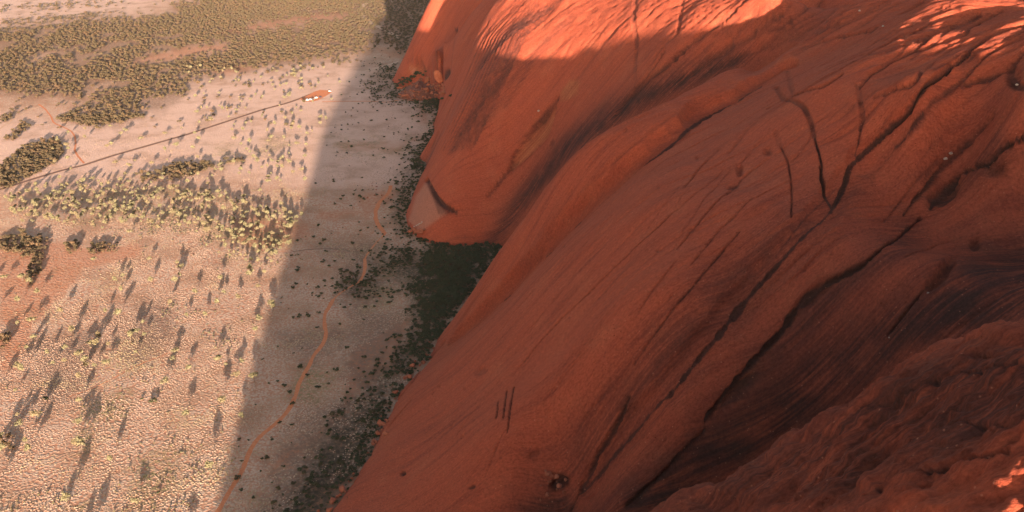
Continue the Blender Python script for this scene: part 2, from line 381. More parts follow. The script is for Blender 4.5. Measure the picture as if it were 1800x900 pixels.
def bowl(px, py, ra, rb, rot, dep, st=.3, pw=2.0):
    """hollow: pixel centre, half axes in pixels (traced), rot degrees"""
    X, Y, Z = raycast([px], [py]); X, Y, Z = X[0], Y[0], Z[0]
    dist = math.sqrt(X * X + Y * Y + (CAMZ - Z) ** 2); rad = max(ra, rb) / F * dist * 2.5 + 3
    ws = window(X, Y, rad)
    qx, qy = proj(VX[ws], VY[ws], HH0[ws]); c, s = math.cos(R(rot)), math.sin(R(rot))
    a = ((qx - px) * c - (qy - py) * s) / ra; b = ((qx - px) * s + (qy - py) * c) / rb
    e = np.sqrt(a * a + b * b) + .18 * fbm(VX[ws] / 4, VY[ws] / 4, 5, 2)
    k = sstep(1.15, .35, e); CUT[ws] = np.maximum(CUT[ws], k * dep)
    stain_shade[ws] = np.maximum(stain_shade[ws], sstep(1.1, .5, e) * st)
C = crack
# main clefts of the big face
C([(1800, 38), (1740, 62), (1690, 100), (1640, 140), (1600, 185), (1560, 225), (1520, 270)], 2.6, 8, .9, .6)
C([(1520, 270), (1500, 290), (1490, 320), (1472, 352), (1466, 360)], 2.4, 7, .95, .8)
C([(1466, 362), (1430, 395), (1395, 430), (1360, 470), (1330, 505), (1300, 545), (1270, 585), (1225, 635), (1180, 685), (1150, 712)], 1.7, 5, .7, .8, .8)
C([(1150, 712), (1100, 770), (1050, 830), (1020, 865), (1005, 895)], 1.3, 4, .6, .8, .9)
C([(1350, 188), (1380, 168), (1410, 160), (1455, 135), (1520, 98), (1570, 70), (1640, 40)], 1.6, 4.5, .75, .6)
C([(1362, 150), (1375, 172), (1400, 180), (1413, 188), (1425, 215), (1432, 245), (1440, 270), (1445, 292)], 1.0, 3.5, .8, 1., .7)
C([(1443, 290), (1444, 315), (1450, 338), (1466, 358)], 1.8, 5, .95, .8)
C([(1512, 150), (1530, 128), (1558, 112), (1590, 95), (1650, 60), (1720, 28)], 1.5, 4, .7, .8, .8)
C([(1507, 148), (1512, 180), (1516, 200), (1510, 240), (1512, 268)], 1.1, 2.5, .6, 1.2, .7)
C([(1362, 232), (1372, 255), (1385, 285), (1390, 320), (1392, 350), (1390, 385)], .7, 2, .5, 1., .6)
C([(1385, 125), (1391, 145), (1393, 168)], .7, 2, .5, 1.)
C([(1800, 60), (1760, 82), (1720, 110), (1680, 150), (1640, 190), (1600, 230), (1570, 262)], 1.4, 4, .6, 1., .8)
# thin seam of the lower face
C([(900, 660), (940, 612), (985, 562), (1030, 520), (1070, 478), (1120, 432), (1180, 375)], .65, 1.7, .75, .4)
C([(1180, 375), (1230, 335), (1270, 300)], .4, .8, .4, .4, .8)
C([(1115, 640), (1150, 590), (1190, 535), (1210, 515), (1250, 465), (1300, 405)], .6, 1.4, .6, .8, .7)
C([(1020, 860), (1050, 800), (1080, 755), (1105, 700)], 1.6, 3.5, .6, .8)
C([(902, 680), (896, 720), (890, 760)], .9, 2.2, .7, .6); C([(890, 685), (884, 735)], .8, 2.2, .7, .5); C([(875, 705), (872, 735)], .6, 1.6, .7, .5)
C([(880, 765), (865, 800), (880, 770), (850, 840)], .6, 1, .3, .8)
# crease behind the narrow rib, seams on the rib
C([(1380, 118), (1330, 142), (1290, 170), (1240, 192), (1180, 235), (1120, 283), (1060, 335), (1000, 392), (950, 445), (900, 500), (850, 548), (800, 590)], 2.4, 6, .8, .5)
C([(1380, 118), (1330, 142), (1290, 170), (1240, 192), (1180, 235), (1120, 283), (1060, 335), (1000, 392), (950, 445), (900, 500), (850, 548), (800, 590)], 11, 8, 0, .2)
C([(1700, 110), (1600, 200), (1500, 300), (1440, 385), (1340, 490), (1240, 610), (1120, 740), (1030, 860)], 7, 3.5, 0, .2)
C([(1290, 145), (1250, 165), (1200, 195), (1150, 225), (1090, 275), (1020, 335)], .8, 2, .45, .6, .8)
C([(880, 445), (850, 505), (820, 550), (790, 590)], .8, 2, .5, .5)
C([(780, 600), (740, 650), (700, 700), (678, 735), (675, 755)], 1.1, 3, .7, .8); C([(720, 705), (700, 730), (684, 750)], 1.6, 5, .8, .6)
# dark hollows of the shaded gully
C([(1630, 500), (1600, 540), (1560, 590)], 1.0, 3, .5, 1., .7)
C([(1620, 380), (1580, 415), (1545, 440), (1520, 465), (1470, 490), (1430, 515), (1400, 545), (1370, 590), (1340, 620), (1280, 690), (1240, 740)], 2.0, 5, .7, 1.2, .9)
C([(1590, 455), (1640, 432), (1690, 415)], .7, 1.6, .5, .8, .8)
C([(1240, 760), (1200, 800), (1150, 850), (1100, 890)], 1.4, 4, .5, 1.2, .8)
C([(1740, 205), (1700, 250), (1665, 285), (1640, 320), (1610, 350), (1590, 375)], 1.6, 4, .6, 1.2, .6)
C([(1800, 250), (1760, 262), (1735, 290), (1690, 300), (1660, 330), (1635, 368)], 2.2, 6, .7, 1.2, .8)
C([(1775, 110), (1768, 130), (1775, 150), (1790, 152)], 1.2, 5, .8, .6)
# near flank
C([(1530, 880), (1580, 850), (1630, 835), (1680, 815), (1740, 805), (1770, 795)], .9, 3.5, .7, 1.2, .8)
C([(1800, 640), (1740, 655), (1680, 655), (1620, 680), (1560, 700), (1490, 735)], .7, 2.0, .5, 1.2, .8)
C([(1690, 745), (1740, 750), (1790, 755)], .4, 1.5, .5, 1.2, .8)
for k_ in range(30):
    xs = 1330 + k_ * 17 + rnd.uniform(-6, 6); q_ = rnd.uniform(.6, 1.2); y0_ = max(0, (xs - 1640) * .25) + rnd.uniform(0, 12)
    C([(min(xs, 1799), y0_), (min(xs, 1799) - 75 * q_, y0_ + 34 * q_), (min(xs, 1799) - 160 * q_, y0_ + 88 * q_)], rnd.uniform(.5, 1.1), rnd.uniform(1.4, 3), .62, .6, .7, seed=300 + k_)
for k_ in range(16):
    xs = rnd.uniform(1250, 1750); ys = rnd.uniform(140, 330) + (1500 - xs) * .3; q_ = rnd.uniform(.4, 1)
    C([(xs, ys), (xs - 55 * q_, ys + 50 * q_), (xs - 110 * q_, ys + 118 * q_)], rnd.uniform(.4, .7), rnd.uniform(.6, 1.6), .45, .6, .7, seed=340 + k_)
for k_ in range(22):
    xs = rnd.uniform(820, 1300); ys = 500 + (1000 - xs) * .75 + rnd.uniform(-60, 260); q_ = rnd.uniform(.4, 1.1)
    if 20 < ys < 820: C([(xs, ys), (xs - 45 * q_, ys + 52 * q_), (xs - 85 * q_, ys + 112 * q_)], rnd.uniform(.3, .55), rnd.uniform(.4, 1.0), .35, .6, .7, seed=370 + k_)
for k_ in range(46):
    xs = rnd.uniform(760, 1560); ys = rnd.uniform(180, 860)
    if ys > 420 + (980 - xs) * .95 + 60 or xs > 950: bowl(xs, ys, rnd.uniform(2, 6), rnd.uniform(1.6, 3.4), rnd.uniform(20, 60), rnd.uniform(.5, 1.6), rnd.uniform(.15, .5))
# big dome: flow lines and cleft between the domes
C([(1115, 0), (1113, 40), (1118, 80), (1116, 138)], 1.3, 2.8, .7, 1.2, .7)
C([(1198, 0), (1195, 35), (1190, 60), (1165, 80), (1140, 118)], 1.2, 2.8, .65, 1.2, .7)
C([(1165, 92), (1150, 115), (1130, 138), (1108, 165), (1090, 188)], 2.4, 5, .8, 1.2, .9)
C([(1310, 0), (1270, 35), (1220, 70), (1180, 110), (1140, 138), (1110, 172), (1085, 200)], 1.8, 5, .75, 1., .9)
for k_, (a_, b_) in enumerate([((1500, 0), (1240, 130)), ((1440, 0), (1300, 75)), ((1390, 5), (1330, 50)), ((1560, 0), (1380, 70)), ((1400, 40), (1260, 120)), ((1620, 5), (1430, 80)), ((1480, 30), (1400, 66)), ((1330, 20), (1190, 150)), ((1360, 30), (1250, 100)), ((1700, 30), (1560, 90)), ((1760, 20), (1600, 90)), ((1800, 90), (1690, 150)), ((1640, 110), (1540, 170)), ((1480, 130), (1400, 165))]):
    mx, my = (a_[0] + b_[0]) / 2 + 8, (a_[1] + b_[1]) / 2 + 8
    C([a_, (mx, my), b_], 1.2 + .5 * (k_ % 3), 3.4, .55, 1.3, .8, seed=100 + k_)
C([(980, 172), (972, 185), (950, 208), (925, 240)], 2.6, 3, .6, .2)
C([(905, 285), (880, 318), (858, 345)], 2.4, 3, .5, .2)
for k_, (a_, m2, b_) in enumerate([((1000, 12), (930, 60), (870, 135)), ((1010, 30), (940, 85), (880, 160)), ((960, 40), (900, 90), (820, 210)), ((880, 150), (840, 230), (780, 320)), ((990, 45), (930, 110), (850, 240)), ((900, 60), (840, 150), (770, 270)), ((860, 80), (810, 180), (770, 250)), ((880, 95), (830, 190), (780, 280))]):
    C([a_, m2, b_], .8, 1.3, .28, .5, .9, seed=140 + k_)
for k_ in range(5):
    x0_ = rnd.uniform(1000, 1300); C([(x0_, rnd.uniform(0, 20)), (x0_ - 50, 48 + rnd.uniform(0, 20)), (x0_ - 110, 120 + rnd.uniform(0, 30))], rnd.uniform(1.2, 2.0), rnd.uniform(1.0, 2.2), .3, .5, .8, seed=400 + k_)
for k_ in range(14):
    x0_ = 905 + k_ * 5.5; C([(x0_, 0 + k_), (x0_ - 55, 62), (x0_ - 98, 160), (x0_ - 148, 262)], rnd.uniform(2.4, 3.4), rnd.uniform(1.0, 2.0), .5, .5, .8, seed=430 + k_)
for k_ in range(10):
    x0_ = rnd.uniform(775, 860); y0_ = rnd.uniform(5, 60); C([(x0_, y0_), (x0_ - 22, y0_ + 32), (x0_ - 34, y0_ + 62)], 2.2, 1.6, .25, .5, .8, seed=450 + k_)
# dome toe: notch and scar
C([(748, 315), (760, 335), (768, 352), (785, 365), (802, 372)], 3.2, 5, .9, .5); 
# far dome: seam with black pool stain, cave lip
C([(802, 52), (798, 75), (794, 110), (791, 140)], .9, 1.8, .8, .4)
C([(726, 85), (722, 100)], 1.4, 3, .7, .5)
C([(838, 55), (830, 80), (826, 98)], .8, 1.5, .5, .5)
B_ = bowl
B_(738, 119, 17, 8, -12, 8, .3); C([(716, 108), (728, 104), (742, 106), (754, 113)], 1.8, 6, .9, .3); B_(783, 131, 7, 14, -30, 6, .95)  # dark recess behind the slab is painted-in shade
B_(802, 52, 4, 4, 0, 2, .95)
B_(1300, 298, 8, 12, 0, 3.0, .35); B_(1289, 325, 15, 6, 20, 2.6, .6); B_(1349, 265, 9, 9, 0, 2.2, .35); B_(1365, 155, 8, 7, 0, 3, .5)
B_(846, 652, 15, 8, 20, 1.6, .35); B_(708, 832, 6, 5, 30, 3, .9); B_(828, 856, 8, 4, 20, 2.4, .8); B_(1215, 404, 10, 6, 10, 1.4, .3)
B_(1655, 480, 42, 13, 48, 7, .5); B_(1715, 430, 11, 15, -20, 4, .55); B_(1660, 340, 38, 18, 40, 6, .6); B_(1750, 300, 30, 13, 10, 6, .5)
B_(970, 250, 9, 5, 60, 2, .5); B_(945, 226, 14, 36, -38, 2.5, .12); B_(1430, 520, 50, 16, 45, 5, .5); B_(1300, 690, 60, 16, 45, 5, .6)
B_(985, 850, 22, 14, 30, 6, .8); B_(940, 800, 14, 8, 20, 2, .4); B_(1720, 620, 28, 7, 5, 3, .4); B_(1560, 705, 26, 7, 10, 2, .4); B_(1680, 720, 30, 8, 15, 2, .3)
B_(1780, 130, 10, 20, -10, 5, .3)
HH = HH - CUT
bk = sstep(-20, -120, uv(VX, VY)[1]); HH = HH * (1 - bk) + (HH0 + .6 * lump) * bk
# colour patches; the dark streaked ones paint shade into the rock
QX, QY = proj(VX, VY, HH0)
vis = sgn & (HH0 > -5)
def patch(arr, poly, edge, amt, lo=-9, hi_=9999):
    m = vis & (QX > min(q[0] for q in poly) - 20) & (QX < max(q[0] for q in poly) + 20) & (QY > min(q[1] for q in poly) - 20) & (QY < max(q[1] for q in poly) + 20) & (VY > lo) & (VY < hi_)
    arr[m] = np.maximum(arr[m], softpoly(QX[m], QY[m], poly, edge) * amt)
patch(fresh, [(1000, 140), (1018, 140), (1015, 165), (1000, 175), (985, 178), (985, 160)], 5, .9, 900, 1250)
patch(fresh, [(972, 195), (958, 235), (900, 295), (905, 275), (940, 225)], 3, .8, 900, 1250)
patch(pale, [(748, 318), (775, 360), (785, 375), (740, 408), (716, 390), (730, 345)], 5, .8, 850, 1250)
patch(fresh, [(720, 112), (750, 120), (745, 133), (715, 128)], 4, .8, 1400, 2000)
patch(pale, [(718, 118), (735, 122), (725, 130)], 4, .8, 1400, 2000)
patch(stain_shade, [(748, 316), (762, 338), (772, 352), (802, 372), (785, 377), (770, 378), (763, 355)], 3, .55, 850, 1250)

patch(shade_streak, [(1850, 400), (1700, 440), (1560, 530), (1400, 620), (1250, 730), (1080, 860), (1000, 930), (1180, 930), (1300, 850), (1480, 730), (1620, 625), (1850, 570)], 55, 1., 300, 520)  # deep gully shade painted as dark streaks
patch(shade_streak, [(1600, 380), (1540, 440), (1440, 510), (1340, 620), (1220, 760), (1300, 720), (1420, 600), (1520, 500), (1620, 430)], 50, 1., 300, 520)
patch(shade_streak, [(1000, 860), (960, 830), (900, 900), (1030, 930)], 22, .9, 300, 520)
patch(shade_streak, [(1740, 220), (1620, 340), (1640, 380), (1800, 270)], 22, .6, 300, 520)
for a_, b_, c_ in ((1000, 20, 10), (960, 60, 8), (905, 100, 8)): patch(shade_streak, [(a_, b_), (a_ - 60, b_ + 70), (a_ - 120, b_ + 170), (a_ - 110, b_ + 172), (a_ - 48, b_ + 76), (a_ + 14, b_ + 8)], 6, .45, 900, 1400)
patch(shade_streak, [(990, 0), (900, 40), (845, 110), (790, 220), (745, 290), (760, 300), (800, 240), (860, 130), (950, 30)], 10, .95, 1150, 1400)
patch(shade_streak, [(1520, 320), (1260, 600), (1010, 880), (900, 900), (1000, 780), (1150, 580), (1360, 390)], 60, .72, 300, 560)  # right half of the face: shade painted over the streaks
patch(shade_streak, [(868, 440), (905, 400), (950, 342), (1000, 288), (1100, 212), (1200, 160), (1280, 126), (1330, 104), (1300, 84), (1240, 92), (1180, 122), (1080, 172), (985, 240), (915, 330), (850, 425)], 20, 1., 800, 1100)  # painted shade in the valley behind the narrow rib
patch(shade_streak, [(1850, 560), (1600, 620), (1150, 900), (1480, 900), (1850, 740)], 60, .9, 150, 330)  # upper near flank darkened by painted shade
leaf = np.zeros(VX.shape); LEAF = [(977, 184), (970, 215), (962, 240), (930, 272), (900, 299), (893, 298), (903, 270), (925, 240), (950, 208)]
patch(leaf, LEAF, 3.0, 1., 900, 1250); HH = HH - 7 * leaf; fresh = np.maximum(fresh, leaf * .6)
rim = np.clip(4 * leaf * (1 - leaf), 0, 1); stain_shade = np.maximum(stain_shade, .55 * rim)
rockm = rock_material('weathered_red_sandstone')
DISP = HH - HH0; PX, PY, PZ = VX + NX * DISP, VY + NY * DISP, HH0 + NZ * DISP
drop = PZ < -9
nr, na = VX.shape
ii = np.arange(nr - 1)[:, None] * na + np.arange(na - 1)[None]
quads = np.stack([ii, ii + na, ii + na + 1, ii + 1], -1).reshape(-1, 4)
dr = drop.ravel()
quads = quads[~dr[quads].all(1)][:, ::-1]
used = np.zeros(nr * na, bool); used[quads.ravel()] = True
remap = np.cumsum(used) - 1
V = np.stack([PX.ravel(), PY.ravel(), PZ.ravel()], 1)[used]
rock = link_mesh('sandstone_rock', V, remap[quads], rockm)
for nm_, ar_ in (('strata', ST), ('stain_shade', stain_shade), ('fresh', fresh), ('shade_streak', shade_streak), ('pale', pale)): fattr(rock.data, nm_, ar_.ravel()[used])
tag(rock, 'huge ribbed red sandstone rock rising from the plain on the right', kind='structure')
#GROUND
# ------------------------------------------------------------------ the plain
def dist_px(px, py, lines, close=False):
    d = np.full(px.shape, 1e9)
    for l_ in lines: d = np.minimum(d, polydist(px, py, l_, close))
    return d
W_RED = [[(520, 395), (540, 390), (545, 410), (525, 425), (510, 410)], [(405, 385), (460, 380), (520, 395), (515, 425), (460, 440), (420, 425)],
         [(225, 112), (300, 104), (400, 88), (395, 78), (330, 82), (260, 100)], [(390, 62), (470, 50), (560, 36), (620, 30), (600, 20), (500, 32), (430, 45), (390, 55)],
         [(370, 115), (430, 108), (450, 122), (400, 132), (375, 128)], [(0, 425), (90, 425), (160, 440), (240, 430), (250, 450), (150, 470), (70, 560), (30, 590), (0, 560)],
         [(15, 575), (60, 560), (40, 620), (5, 660), (0, 600)], [(620, 620), (700, 570), (720, 560), (690, 640), (620, 700), (560, 770), (490, 800), (470, 840), (520, 800), (600, 720)],
         [(555, 860), (640, 830), (600, 900), (540, 900)], [(660, 250), (720, 250), (740, 240), (700, 270), (600, 262), (590, 255)], [(560, 370), (640, 372), (600, 385), (555, 385)],
         [(630, 345), (690, 330), (700, 340), (650, 375), (640, 385)], [(660, 85), (735, 95), (725, 110), (690, 100)], [(740, 185), (750, 185), (748, 215), (738, 215)]]
W_GREEN = [[(80, 340), (300, 330), (420, 350), (520, 390), (500, 440), (430, 450), (330, 410), (180, 390), (60, 380)], [(140, 720), (220, 670), (235, 700), (190, 780), (140, 800)],
           [(0, 880), (130, 870), (330, 880), (420, 850), (400, 900), (0, 900)], [(560, 240), (720, 240), (735, 280), (600, 270)], [(540, 640), (600, 650), (560, 720), (500, 700)],
           [(640, 440), (790, 430), (720, 560), (650, 520)], [(220, 780), (420, 790), (380, 880), (230, 870)], [(350, 260), (540, 235), (520, 260), (380, 290)]]
WOODS = [[(-200, 70), (60, 48), (200, 30), (235, 28), (350, 4), (360, -60), (690, -60), (672, 40), (655, 80), (620, 96), (560, 106), (480, 116), (400, 128), (330, 150), (315, 182), (262, 200), (230, 215), (175, 222), (135, 205), (165, 185), (100, 172), (-200, 165)]]
GAPS = [[(225, 114), (300, 106), (400, 90), (395, 76), (330, 82), (260, 100)], [(225, 26), (300, 18), (320, 22), (240, 34)], [(430, 45), (560, 28), (620, 24), (600, 34), (500, 48), (440, 56)], [(45, 108), (100, 85), (110, 95), (60, 112)], [(150, 165), (200, 145), (190, 155), (150, 175)]]
SHADEWOODS = [[(676, -60), (780, -60), (738, 60), (715, 92), (690, 80), (660, 78), (676, 45)], [(690, 70), (735, 60), (715, 95), (705, 98), (680, 85)]]
PALEB = [[(0, 345), (100, 320), (250, 320), (320, 330), (420, 345), (500, 375), (528, 395), (520, 440), (470, 465), (400, 450), (340, 405), (230, 400), (120, 395), (20, 385)]]
OLIVE = [([(0, 290), (40, 262), (95, 244), (115, 262), (100, 285), (50, 315), (0, 338)], .95), ([(95, 208), (140, 190), (175, 185), (225, 195), (255, 205), (215, 215), (160, 222), (110, 215)], .9),
         ([(0, 205), (30, 192), (20, 212), (0, 218)], .8), ([(10, 245), (40, 215), (55, 222), (25, 248)], .5), ([(285, 300), (305, 290), (370, 287), (380, 296), (335, 310), (298, 316)], .95),
         ([(240, 308), (285, 300), (280, 318), (250, 322)], .5), ([(0, 420), (40, 412), (85, 418), (82, 440), (55, 455), (30, 450), (0, 445)], .85), ([(60, 450), (78, 440), (72, 480), (55, 500), (45, 490)], .9),
         ([(112, 430), (140, 425), (142, 440), (120, 450)], .85), ([(150, 432), (205, 428), (200, 442), (155, 448)], .7), ([(0, 586), (18, 590), (15, 612), (0, 614)], .95), ([(0, 772), (22, 770), (18, 795), (0, 800)], .95),
         ([(395, 283), (430, 276), (428, 286), (400, 290)], .8), ([(0, 38), (120, 28), (190, 22), (200, 30), (60, 42), (0, 50)], .4), ([(0, 10), (200, 2), (240, 8), (100, 18), (0, 20)], .22), ([(500, 110), (600, 100), (640, 108), (560, 125), (520, 130)], .3)]
THICK = [[(720, 432), (800, 432), (878, 436), (850, 490), (800, 560), (745, 620), (700, 690), (668, 760), (632, 828), (585, 900), (560, 960), (460, 960), (505, 870), (560, 790), (600, 720), (640, 680), (690, 620), (725, 560), (700, 500), (640, 470), (640, 448)],
         [(652, 150), (690, 140), (700, 165), (690, 178), (660, 165)], [(720, 172), (785, 172), (775, 190), (740, 190)], [(728, 262), (742, 270), (735, 300), (722, 340), (712, 385), (716, 410), (700, 412), (688, 390), (690, 350), (712, 300)],
         [(600, 480), (660, 470), (700, 500), (620, 530), (590, 525)], [(640, 448), (690, 440), (690, 475), (640, 470)], [(676, 118), (698, 120), (694, 136), (676, 132)]]
def mask(px, py, polys, edge, wob=4., seed=0):
    a = px + wob * fbm(px / 14, py / 9, 200 + seed, 3); b = py + wob * .6 * fbm(px / 12, py / 9, 300 + seed, 3)
    r = np.zeros(px.shape)
    for pl in polys:
        m = (a > min(q[0] for q in pl) - edge * 2) & (a < max(q[0] for q in pl) + edge * 2) & (b > min(q[1] for q in pl) - edge * 2) & (b < max(q[1] for q in pl) + edge * 2)
        if m.any(): r[m] = np.maximum(r[m], softpoly(a[m], b[m], pl, edge))
    return r
gaz = np.radians(np.concatenate([np.arange(-180, -40, 4.), np.linspace(-40, 12, 420), np.arange(14, 180.1, 4.)]))
grr = np.concatenate([[1., 100, 250, 350], np.geomspace(400, 3600, 400), np.geomspace(3900, 40000, 14)])
A_, B_2 = np.meshgrid(grr, gaz, indexing='ij'); gX = A_ * np.sin(B_2); gY = A_ * np.cos(B_2)
gpx, gpy = proj(gX, gY, 0 * gX)
infr = (gY > 100) & (np.abs(gpx - 500) < 1500)
def on_ground(fn):
    r = np.zeros(gX.shape); r[infr] = fn(gpx[infr], gpy[infr]); return r
wred = on_ground(lambda a, b: mask(a, b, W_RED, 7, 7, 1)); wgreen = on_ground(lambda a, b: mask(a, b, W_GREEN, 16, 9, 2))
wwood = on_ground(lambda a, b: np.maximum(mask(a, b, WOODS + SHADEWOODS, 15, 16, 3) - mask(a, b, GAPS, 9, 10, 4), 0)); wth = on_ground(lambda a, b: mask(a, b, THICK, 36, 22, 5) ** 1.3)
far_w = sstep(-.05, .25, fbm(gX / 900, gY / 420, 77, 3)) * sstep(2900, 3600, np.hypot(gX, gY))
wwood = np.maximum(wwood, far_w)
nr, na = gX.shape; ii = np.arange(nr - 1)[:, None] * na + np.arange(na - 1)[None]
gq = np.stack([ii, ii + 1, ii + na + 1, ii + na], -1).reshape(-1, 4)[:, ::-1]
gm = M('spinifex_plain', 1, .03)
p = gm.pos()
vor = gm.n('ShaderNodeTexVoronoi'); vor.inputs['Scale'].default_value = .42; gm.l(p, vor.inputs['Vector'])
nA = gm.noise(p, .02, 5, .6); nB = gm.noise(p, .25, 4, .7); nC = gm.noise(p, .006, 4, .6)
straw = gm.mix(gm.ramp(nA, .35, .65), GR_STRAW, GR_STRAW2)
soil = gm.mix(gm.ramp(nB, .35, .65), GR_SOIL, GR_SOIL2)
tuss = gm.ramp(vor.outputs['Distance'], .25, .75, 1, 0)
tamt = gm.math('MULTIPLY', tuss, gm.ramp(gm.math('ADD', gm.attr('red'), gm.math('MULTIPLY', gm.ramp(nB, .45, .7), .35)), 0, .9, 1, .0))
gc = gm.mix(tamt, soil, straw)
gc = gm.mix(gm.math('MULTIPLY', gm.attr('palez'), gm.ramp(nB, .2, .6, .55, .95)), gc, (.60, .365, .275))
gc = gm.mix(gm.math('MULTIPLY', gm.attr('red'), gm.ramp(nA, .3, .65, .15, .75)), gc, gm.mix(gm.ramp(nB, .4, .6), (.42, .15, .075), (.50, .25, .15)))
gc = gm.mix(gm.math('MULTIPLY', gm.ramp(nA, .46, .66), gm.ramp(nB, .35, .6, .1, .6)), gc, (.27, .14, .08))
gc = gm.mix(gm.math('MULTIPLY', gm.attr('green'), gm.math('MULTIPLY', gm.ramp(nB, .42, .62, .0, .75), gm.ramp(nA, .42, .6, .15, 1))), gc, (.20, .165, .07))
gc = gm.mix(gm.math('MULTIPLY', gm.attr('wood'), gm.ramp(nB, .3, .62, .15, .75)), gc, (.17, .09, .05))
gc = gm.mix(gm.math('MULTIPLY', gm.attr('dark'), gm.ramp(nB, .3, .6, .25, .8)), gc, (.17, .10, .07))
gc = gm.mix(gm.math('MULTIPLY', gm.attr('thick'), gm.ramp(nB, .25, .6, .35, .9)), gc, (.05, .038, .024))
gm.col(gc)
gm.bump(gm.math('ADD', gm.math('MULTIPLY', tuss, .6), nB), .7, .5)
ground = link_mesh('ground', np.stack([gX.ravel(), gY.ravel(), np.zeros(gX.size)], 1), gq, gm.m); ground['kind'] = 'structure'
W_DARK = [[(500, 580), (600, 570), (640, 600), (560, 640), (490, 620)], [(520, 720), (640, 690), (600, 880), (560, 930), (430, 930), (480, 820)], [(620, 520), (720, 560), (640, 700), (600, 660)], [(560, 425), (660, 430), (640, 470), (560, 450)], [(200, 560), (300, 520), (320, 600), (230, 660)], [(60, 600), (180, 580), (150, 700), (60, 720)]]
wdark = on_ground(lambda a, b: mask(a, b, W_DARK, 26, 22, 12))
W_PALE = [[(-200, 330), (-200, 200), (150, 210), (330, 140), (600, 100), (750, 180), (730, 330), (560, 330), (300, 300), (100, 330)], [(-200, 60), (-200, -60), (400, -60), (230, 30)]]
wpal = on_ground(lambda a, b: mask(a, b, W_PALE, 30, 16, 7))
for a_, b_ in (('dark', wdark), ('palez', wpal), ('red', wred), ('green', wgreen), ('wood', wwood), ('thick', wth)): fattr(ground.data, a_, b_.ravel())
ground['label'] = 'wide spinifex plain of pale straw tussocks and red soil'

# ---- roads and walking tracks, sheets just above the plain
def ribbon(name, pts, hw, z, mat, jit=.25, seed=1, label=None):
    pts = np.array(pts, float); X, Y = at(pts[:, 0], pts[:, 1])
    L = np.concatenate([[0], np.cumsum(np.hypot(np.diff(X), np.diff(Y)))]); n = max(int(L[-1] / 3), 4); s = np.linspace(0, L[-1], n)
    x = np.interp(s, L, X); y = np.interp(s, L, Y)
    for _ in range(10): x[1:-1] = (x[:-2] + 2 * x[1:-1] + x[2:]) / 4; y[1:-1] = (y[:-2] + 2 * y[1:-1] + y[2:]) / 4
    tx = np.gradient(x); ty = np.gradient(y); l_ = np.hypot(tx, ty); nx, ny = -ty / l_, tx / l_
    a = hw * (1 + jit * fbm(s / 12, s * 0, seed, 3)); b = hw * (1 + jit * fbm(s / 12, s * 0 + 7, seed + 4, 3))
    V_ = []
    for k, f in enumerate((1, .4, -.4, -1)):
        wv = a if f > 0 else b; V_.append(np.stack([x + nx * wv * f, y + ny * wv * f, np.full(n, z)], 1))
    V_ = np.stack(V_, 1).reshape(-1, 3)
    q = [(i * 4 + j, i * 4 + j + 1, i * 4 + j + 5, i * 4 + j + 4) for i in range(n - 1) for j in range(3)]
    o = link_mesh(name, V_, [t_[::-1] for t_ in q], mat); o['kind'] = 'structure'
    if label: o['label'] = label
    return o
def soilmat(name, c1, c2, sc_=.4):
    m = M(name, 1, .03); n_ = m.noise(m.pos(), sc_, 5, .7); m.col(m.mix(m.ramp(n_, .35, .65), c1, c2)); m.bump(n_, .4, .2); return m.m
dirt = soilmat('red_dirt', (.50, .15, .065), (.55, .20, .095)); seal = soilmat('worn_red_bitumen', (.16, .085, .065), (.20, .105, .08))
palet = soilmat('pale_graded_track', (.50, .30, .20), (.55, .36, .26)); verge = soilmat('graded_verge', (.48, .25, .15), (.55, .34, .23))
TR_MAIN = [(380, 905), (392, 885), (405, 860), (418, 842), (430, 818), (440, 790), (452, 770), (475, 752), (492, 738), (510, 718), (520, 695), (527, 670), (542, 645), (552, 622), (568, 606), (574, 590), (570, 570), (570, 552), (578, 540), (586, 526)]
TR2 = [(633, 494), (640, 482), (642, 468), (641, 455)]; TR3 = [(687, 326), (683, 340), (668, 354), (660, 370), (660, 385), (666, 398), (677, 411)]
TR4 = [(68, 183), (80, 192), (90, 205), (94, 216), (108, 222), (125, 230), (132, 240), (133, 252), (131, 264), (138, 276), (148, 287)]
ROAD = [(-60, 346), (0, 333), (60, 314), (110, 299), (145, 291), (200, 273), (260, 256), (330, 236), (400, 213), (460, 193), (505, 181), (528, 173), (545, 166), (560, 160)]
ribbon('walking_track', TR_MAIN, 1.9, .03, dirt, .35, 3, 'red walking track winding up from the bottom edge in the shade')
ribbon('walking_track', [(586, 526), (600, 513), (618, 503), (633, 494)], 1.1, .03, dirt, .5, 24, 'overgrown link of the red track through the shrubs')
ribbon('walking_track', [(641, 455), (650, 440), (662, 426), (677, 411)], 1.1, .03, dirt, .5, 25, 'overgrown link of the red track above the thicket')
ribbon('walking_track', TR2, 1.8, .03, dirt, .4, 4, 'short bit of red walking track between the green thickets')
ribbon('walking_track', TR3, 2.5, .03, dirt, .35, 5, 'curved red walking track beside the toe of the big dome')
ribbon('walking_track', TR4, 1.4, .03, dirt, .3, 6, 'thin red track curving down to the road at far left')
ribbon('walking_track', [(300, 619), (280, 628), (255, 636), (230, 648), (205, 662), (180, 675), (160, 684), (120, 698)], .55, .03, dirt, .6, 7, 'faint narrow foot track across the sunlit spinifex')
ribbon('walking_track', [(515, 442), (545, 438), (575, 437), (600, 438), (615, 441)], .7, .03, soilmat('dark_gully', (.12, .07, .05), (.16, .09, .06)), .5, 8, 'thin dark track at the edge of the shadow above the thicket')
ribbon('walking_track', [(566, 179), (590, 178), (620, 178), (650, 178), (680, 180), (700, 176)], 2.0, .03, dirt, .4, 9, 'straight red path from the car park towards the rock')
